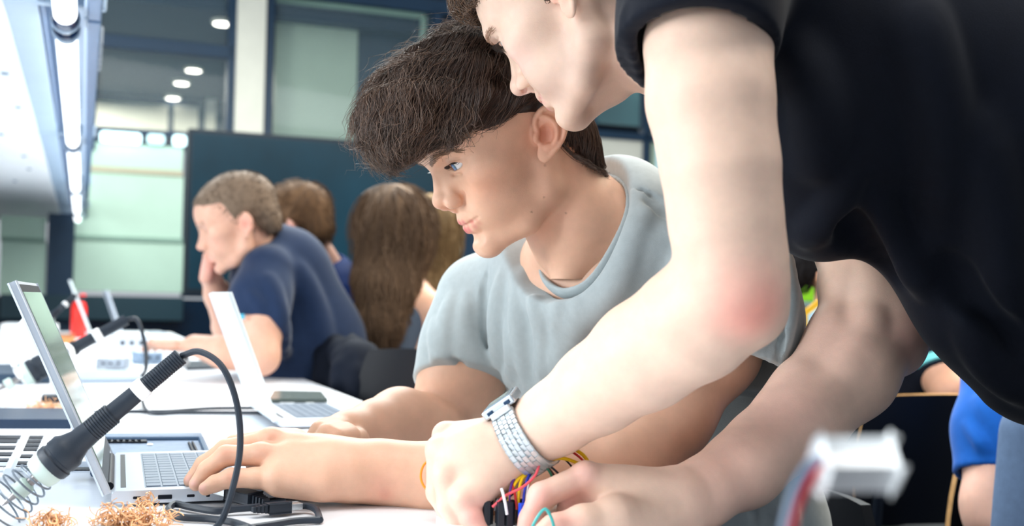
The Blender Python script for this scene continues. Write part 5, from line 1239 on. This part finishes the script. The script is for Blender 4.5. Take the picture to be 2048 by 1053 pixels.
def student_second():
    root = empty('person', LOC(*UV(P(720, 900, 3.25)), .45), 'student in dark blue top sitting behind the one resting his chin', 'person')
    hf = head_frame(-14, 16, 0, 596, 462, 3.1, 1.03); f = Field()
    f.chain([(*P(680, 600, 3.2), .10), (*P(720, 740, 3.25), .12), (*P(740, 860, 3.3), .12)], k=.05); f.chain([(*P(620, 490, 3.13), .052), (*P(655, 560, 3.18), .065)], k=.03)
    f.chain([(*P(690, 600, 3.05), .05), (*P(640, 700, 3.0), .045), (*P(560, 700, 3.1), .035)], k=.03)
    head_field(f, hf); V, Q = f.mesh(.0055); tan = srgb(210, 164, 144); sp = []; head_paint(hf, sp, tan, srgb(214, 140, 130), srgb(230, 170, 154), srgb(232, 150, 140))
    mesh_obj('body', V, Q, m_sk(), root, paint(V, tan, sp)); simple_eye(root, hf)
    short_hair(hf, root, (srgb(112, 84, 58), srgb(70, 52, 38)), 12, length=.022, puff=10)
    g = Field(); g.chain([(*P(690, 640, 3.2), .13), (*P(735, 760, 3.25), .15), (*P(745, 900, 3.3), .15)], k=.05); g.chain([(*P(655, 560, 3.18), .085), (*P(700, 610, 3.08), .08), (*P(660, 700, 3.0), .062)], k=.05); g.cone(P(625, 500, 3.13), P(648, 540, 3.165), .07, .06, .004, '-')
    folds(g, [([(690, 580), (720, 650), (740, 720)], .012, .04)], 2.6, 3.6)
    V, Q = g.mesh(.008); mesh_obj('t_shirt', V, Q, mat('dark_blue_cotton', srgb(18, 42, 92), .85, noise=.08, scale=60, spec=.2), root)
student_second()

def long_hair_woman(label, px, py, d, hw, cols, yaw, seed, top_col, fall, arm=True):
    root = empty('person', LOC(*UV(P(px + 10, 900, d)), .45), label, 'person')
    hf = head_frame(yaw, 12, 0, px, py, d, .98); f = Field(); k = d / 3.1
    f.chain([(*P(px - 2, py + 40, d), .05), (*P(px + 2, py + 100, d), .06)], k=.03)
    f.chain([(*P(px - 70, py + 140, d), .05), (*P(px + 5, py + 110, d), .07), (*P(px + 75, py + 140, d - .05), .05)], k=.05)
    f.chain([(*P(px, py + 160, d), .11), (*P(px + 5, py + 300, d), .11), (*P(px + 8, py + 420, d), .13)], k=.05)
    if arm: f.chain([(*P(px + 76, py + 145, d - .06), .044), (*P(px + 68, py + 220, d - .08), .038), (*P(px + 40, py + 275, d - .12), .032)], k=.03)
    head_field(f, hf); V, Q = f.mesh(.006); tan = srgb(226, 178, 150)
    mesh_obj('body', V, Q, m_sk(), root, np.tile(tan, (len(V), 1))); simple_eye(root, hf)
    g = Field(); g.chain([(*P(px - 62, py + 150, d), .058), (*P(px + 5, py + 135, d), .075), (*P(px + 62, py + 150, d - .04), .055)], k=.05); g.chain([(*P(px, py + 190, d), .135), (*P(px + 5, py + 300, d), .135), (*P(px + 8, py + 430, d), .15)], k=.05)
    V, Q = g.mesh(.008); mesh_obj('sleeveless_top', V, Q, mat('top_%d' % seed, top_col, .85, noise=.05, scale=50, spec=.2), root)
    h = Field(); h.ell(P(px, py - 36, d), (.098, .114, .110), k=0); h.chain([(*P(px - 4, py + 10, d - .01), .098), (*P(px - 18, py + 90, d - .06), .086), (*P(px - 26, py + fall * .7, d - .10), .064), (*P(px - 28, py + fall, d - .11), .035)], k=.03)
    V, Q = h.mesh(.008); mesh_obj('hair_base', V, Q, mat('far_hair', (.05, .03, .02), .65, attr=True, spec=.3), root, np.tile(cols[0], (len(V), 1)))
    rt = surface_points(V, Q, 1500, seed); kk = grow_hair(h, rt, lambda p: np.tile([0.02, -.05, -1.0], (len(p), 1)), .16, 7, lift=.10, jitter=.12, seed=seed, curl=.25, hug=.2)
    hair_obj('hair', kk, .0016, .0006, cols, root, seed, rough=.65, mname='far_hair')
long_hair_woman('woman with long lighter hair, half hidden behind the brown-haired woman', 852, 492, 3.55, .1, (srgb(160, 132, 94), srgb(118, 96, 66)), -100, 22, srgb(120, 120, 118), 170, False)
long_hair_woman('woman with long brown hair and grey sleeveless top, seen from behind', 788, 482, 3.1, .1, (srgb(128, 102, 78), srgb(88, 68, 52)), -100, 21, srgb(84, 96, 112), 225)

def jersey_person():
    root = empty('person', LOC(*UV(P(1760, 900, 2.5)), .45), 'dark-haired person in black jersey with yellow and blue trim, behind the leaning man', 'person')
    hf = head_frame(168, 18, 0, 1652, 560, 2.55, 1.0); EAR.update(tilt=14, up=0, size=1.0); f = Field()
    f.chain([(*P(1690, 640, 2.52), .06), (*P(1730, 700, 2.5), .10), (*P(1760, 900, 2.5), .13)], k=.05); f.chain([(*P(1850, 660, 2.42), .052), (*P(1878, 740, 2.36), .045), (*P(1900, 790, 2.3), .04)], k=.03); f.chain([(*P(1910, 790, 2.3), .04), (*P(1985, 830, 2.3), .03)], k=.02)
    head_field(f, hf); V, Q = f.mesh(.006); tan = srgb(206, 156, 128); mesh_obj('body', V, Q, m_sk(), root, np.tile(tan, (len(V), 1))); simple_eye(root, hf)
    short_hair(hf, root, (srgb(26, 22, 24), srgb(14, 13, 16)), 13, top=12, length=.025)
    g = Field(); g.chain([(*P(1650, 690, 2.55), .07), (*P(1730, 660, 2.5), .10), (*P(1850, 670, 2.44), .08)], k=.06); g.chain([(*P(1740, 740, 2.5), .15), (*P(1765, 900, 2.5), .17)], k=.06); g.chain([(*P(1846, 655, 2.43), .062), (*P(1876, 735, 2.36), .054)], k=.04)
    V, Q = g.mesh(.007); mesh_obj('jersey', V, Q, mat('black_jersey', srgb(14, 18, 28), .8, noise=.08, scale=50, spec=.2), root)
    def octa(cx_, cy_, w_, h_, d, grow): 
        pts = [(-.5, -.25), (-.28, -.5), (.28, -.5), (.5, -.25), (.5, .28), (.28, .5), (-.28, .5), (-.5, .28)]
        return [P(cx_ + a * (w_ + grow), cy_ + b * (h_ + grow), d) for a, b in pts]
    MB().prism(octa(1720, 665, 222, 150, 2.33, 10), YC * .006).build('badge_border', mat('badge_yellow', srgb(236, 180, 40), .6), root)
    MB().prism(octa(1720, 665, 200, 132, 2.325, 6), YC * .006).build('badge', mat('badge_blue', srgb(190, 228, 242), .6), root)
    ax = unit(P(1876, 735, 2.36) - P(1846, 655, 2.43))
    for t, m in ((.62, 'badge_yellow'), (.95, None)):
        c = P(1846, 655, 2.43) + (P(1876, 735, 2.36) - P(1846, 655, 2.43)) * t
        MB().lathe(c, ax, [(0, .0575), (.001, .0595), (.018, .0585), (.019, .056)], 24).build('sleeve_stripe', MATS['badge_yellow'] if m else mat('stripe_cyan', srgb(120, 214, 214), .6), root, True)
jersey_person()
def blue_person():
    root = empty('person', LOC(*UV(P(2150, 1000, 1.75)), .45), 'person in bright blue t-shirt at the right edge, only arm and side showing', 'person')
    f = Field(); f.chain([(*P(2010, 770, 1.78), .05), (*P(1992, 900, 1.72), .047), (*P(1985, 1010, 1.68), .041), (*P(1990, 1040, 1.67), .039)], k=.03)
    f.chain([(*P(1992, 1040, 1.67), .040), (*P(2050, 1060, 1.62), .035), (*P(2120, 1080, 1.55), .027)], k=.02); f.chain([(*P(2160, 760, 1.82), .10), (*P(2170, 1000, 1.82), .11)], k=.05); f.chain([(*P(2120, 640, 1.82), .05), (*P(2130, 700, 1.82), .06)], k=.04)
    flat_hand(f, P(2120, 1080, 1.55), P(2180, 1100, 1.5), UP)
    hf = head_frame(0, 15, 0, 2110, 560, 1.82, 1.0); head_field(f, hf); V, Q = f.mesh(.005); tan = srgb(232, 186, 166); mesh_obj('body', V, Q, m_sk(), root, np.tile(tan, (len(V), 1)))
    g = Field(); g.chain([(*P(2005, 770, 1.78), .062), (*P(1985, 860, 1.74), .056), (*P(1982, 1010, 1.69), .057)], k=.03); g.chain([(*P(2070, 740, 1.80), .09), (*P(2160, 780, 1.82), .13), (*P(2170, 1000, 1.82), .135)], k=.05)
    opening(g, P(1983, 955, 1.71), P(1983, 1040, 1.68) - P(1985, 900, 1.73), .075, .049, .05)
    folds(g, [([(1960, 800), (1990, 850), (2020, 930)], .006, .02), ([(1935, 850), (1970, 900), (2000, 945)], .005, .014), ([(1990, 790), (2025, 850)], .006, .02)], 1.4, 2.1)
    V, Q = g.mesh(.005); mesh_obj('t_shirt', V, Q, mat('bright_blue_cotton', srgb(26, 98, 190), .85, noise=.06, scale=60, sheen=.2, spec=.2), root)
    j = Field(); j.chain([(*P(2110, 880, 1.58), .075), (*P(2110, 1080, 1.56), .085)], k=.04); V, Q = j.mesh(.007); mesh_obj('grey_vest', V, Q, mat('grey_denim', srgb(92, 116, 150), .85, noise=.1, scale=80), root)
    short_hair(hf, root, (srgb(60, 46, 38), srgb(40, 30, 26)), 14, n=300)
blue_person()

# ------------------------------------------------------------------ chairs
m_ply = mat('plywood_edge', srgb(206, 160, 104), .5, noise=.15, scale=60); m_shell = mat('black_laminate', srgb(6, 10, 18), .45, spec=.25, noise=.1, scale=8); m_steel = mat('dark_tube', srgb(26, 34, 46), .35, .5)
def curved_panel(pts, thick, mface, medge, parent, name):
    """sheet from a grid of points (rows of points), a laminate face on both sides of a plywood core"""
    G = np.array(pts, float); ny, nx, _ = G.shape
    gu = np.gradient(G, axis=1); gv = np.gradient(G, axis=0); nrm = np.cross(gu, gv); nrm /= np.linalg.norm(nrm, axis=2, keepdims=True)
    def sheet(a, b, m, nm, par):
        A = (G + nrm * a).reshape(-1, 3); Bq = (G + nrm * b).reshape(-1, 3); V = np.concatenate([A, Bq]); F = []; n0 = ny * nx
        for i in range(ny - 1):
            for j in range(nx - 1):
                q = i * nx + j; F.append((q, q + 1, q + nx + 1, q + nx)); F.append((n0 + q, n0 + q + nx, n0 + q + nx + 1, n0 + q + 1))
        rim = [j for j in range(nx)] + [i * nx + nx - 1 for i in range(1, ny)] + [(ny - 1) * nx + j for j in range(nx - 2, -1, -1)] + [i * nx for i in range(ny - 2, 0, -1)]
        for k in range(len(rim)): a_, b_ = rim[k], rim[(k + 1) % len(rim)]; F.append((a_, n0 + a_, n0 + b_, b_))
        mb = MB(); mb.add(V, F); return mb.build(nm, m, par, True)
    o = sheet(-thick / 2, thick / 2, medge, name, parent); sheet(thick / 2, thick / 2 + .0012, mface, 'laminate', o); sheet(-thick / 2 - .0012, -thick / 2, mface, 'laminate', o); return o
def shell_chair(label, back_c, yaw, w_=.38, h_=.25, seat_z=.45, edge=None, group=None):
    """stacking chair: curved plywood back, seat and four tube legs; yaw: where the sitter looks"""
    a = math.radians(yaw); fw = np.array([math.cos(a), math.sin(a), 0]); sd = np.array([-math.sin(a), math.cos(a), 0]); c = np.asarray(back_c, float)
    r = empty('chair', (c[0] + fw[0] * .2, c[1] + fw[1] * .2, 0), label, 'chair')
    if group: r['group'] = group
    rows = []
    for i in range(9):
        t = i / 8 * 2 - 1; wv = w_ / 2 * (1 - .10 * abs(t) ** 3 - .05 * (t > 0) * t); row = []
        for j in range(13):
            s = j / 12 * 2 - 1; row.append(c + sd * s * wv + UP * (t * h_ / 2 * (1 - .06 * s * s * (1 if t > 0 else -1) * abs(t))) + fw * (.035 * s * s - .02 * t))
        rows.append(row)
    curved_panel(rows, .012, m_shell, edge or m_ply, r, 'backrest')
    rows = []
    for i in range(9):
        t = i / 8; row = []
        for j in range(13):
            s = j / 12 * 2 - 1; wv = w_ / 2 * (1 - .12 * abs(2 * t - 1) ** 4); p = np.array([c[0], c[1], seat_z]) + fw * (.03 + t * .40) + sd * s * wv + UP * (.012 * s * s - .03 * max(0, t - .75) * 4 * (t - .75) - .02 * (1 - t) * t); row.append(p)
        rows.append(row)
    curved_panel(rows, .012, m_shell, edge or m_ply, r, 'seat')
    for s in (-1, 1):
        b = np.array([c[0], c[1], 0]) + sd * s * w_ * .42
        MB().tube(spline([b + fw * .0 + UP * (c[2] + h_ * .1), b + UP * (seat_z + .1) - fw * .0, b + fw * .06 + UP * (seat_z - .02), b + fw * .40 + UP * (seat_z - .02)], 6), .011, 8).build('frame_tube', m_steel, r, True)
        MB().tube([b + fw * .38 + UP * (seat_z - .02), b + fw * .44 + sd * s * .02 + UP * .005], .011, 8).build('leg', m_steel, r, True)
        MB().tube([b + fw * .08 + UP * (seat_z - .02), b - fw * .05 + sd * s * .02 + UP * .005], .011, 8).build('leg', m_steel, r, True)
    return r
shell_chair('black chair with plywood edges beneath the person in the black jersey', P(1902, 918, 2.25), 100, .385, .267, .44)
shell_chair('black chair with plywood edge at the lower right, seen from its side', P(2070, 985, 1.90), 122, .36, .26, .44)
shell_chair('black chair with grey rim behind the seated man\'s far arm', P(826, 822, 2.35), 215, .40, .26, .45, edge=mat('grey_rim', srgb(110, 136, 170), .35))
shell_chair('black chair the seated young man sits on', P(1562, 1135, 1.55), 215, .36, .24, .45, edge=m_shell)
def jacket_chair():
    r = shell_chair('black chair with a dark jacket hung over its back, behind the navy-shirted student', P(680, 790, 2.72), 205, .38, .26, .45, edge=m_shell)
    g = Field(); a = math.radians(205); sd = np.array([-math.sin(a), math.cos(a), 0]); c = P(680, 790, 2.72)
    g.box(c - UP * .03, (.20, .045, .17), .04, np.stack([sd, np.cross(UP, sd), UP]), k=0); g.chain([(*(c + sd * .18 + UP * .06), .05), (*(c + sd * .22 - UP * .25), .04)], k=.04); g.chain([(*(c - sd * .18 + UP * .06), .05), (*(c - sd * .22 - UP * .25), .04)], k=.04)
    folds(g, [([(640, 680), (645, 740), (640, 800)], .012, .03), ([(670, 670), (680, 740), (672, 820)], .012, .03), ([(705, 670), (712, 750), (716, 830)], .012, .03), ([(655, 690), (660, 780)], -.008, .02)], 2.2, 3.2)
    V, Q = g.mesh(.007); o = mesh_obj('jacket', V, Q, mat('dark_jacket', srgb(8, 16, 30), .8, noise=.1, scale=40, spec=.2)); tag(recenter(o), 'dark navy jacket draped over the chair back behind the navy-shirted student', 'jacket')
jacket_chair()

# ------------------------------------------------------------------ green boxes on a grey rack, right background
def rack():
    r = empty('storage_rack', LOC(*UV(P(1580, 900, 4.4)), 0), 'grey storage rack in the right background', 'rack'); m_g = mat('rack_grey', srgb(120, 144, 148), .5, noise=.05)
    c, _ = UV(P(1600, 500, 4.4)); v = UV(P(1600, 500, 4.4))[1]
    for u in (c - .45, c + .45): lbox(MB(), u - .02, u + .02, v + .0, v + .35, 0, 1.9, .003).build('upright', m_g, r)
    zs = []
    for y in (396, 476, 542, 604, 690): z = P(1580, y, 4.4)[2]; zs.append(z); lbox(MB(), c - .45, c + .45, v, v + .35, z - .02, z, .003).build('shelf_board', m_g, r)
    lbox(MB(), c - .45, c + .45, v + .34, v + .36, 0, 1.9).build('back_panel', m_g, r)
    labs = ['top', 'second', 'third', 'lowest']; gm = mat('lime_plastic', srgb(132, 204, 28), .45)
    for i, z in enumerate(zs[1:]):
        for j, (du, wd) in enumerate(((-.13, .20), (.14, .22))):
            b = LOC(c + du, v + .14, z); o = empty('storage_bin', b, 'lime green storage bin, %s row of the rack, %s one' % (labs[i], ('left', 'right')[j]), 'bin', 'lime bins on the rack')
            hgt = .07; lbox(MB(), c + du - wd / 2, c + du + wd / 2, v + .03, v + .26, z + .001, z + hgt, .006).build('tub', gm, o); lbox(MB(), c + du - wd / 2 - .006, c + du + wd / 2 + .006, v + .024, v + .266, z + hgt, z + hgt + .01, .003).build('rim', gm, o)
            lbox(MB(), c + du - .03, c + du + .03, v + .022, v + .03, z + .03, z + .05, .002).build('label_tab', m_wht, o)
rack()
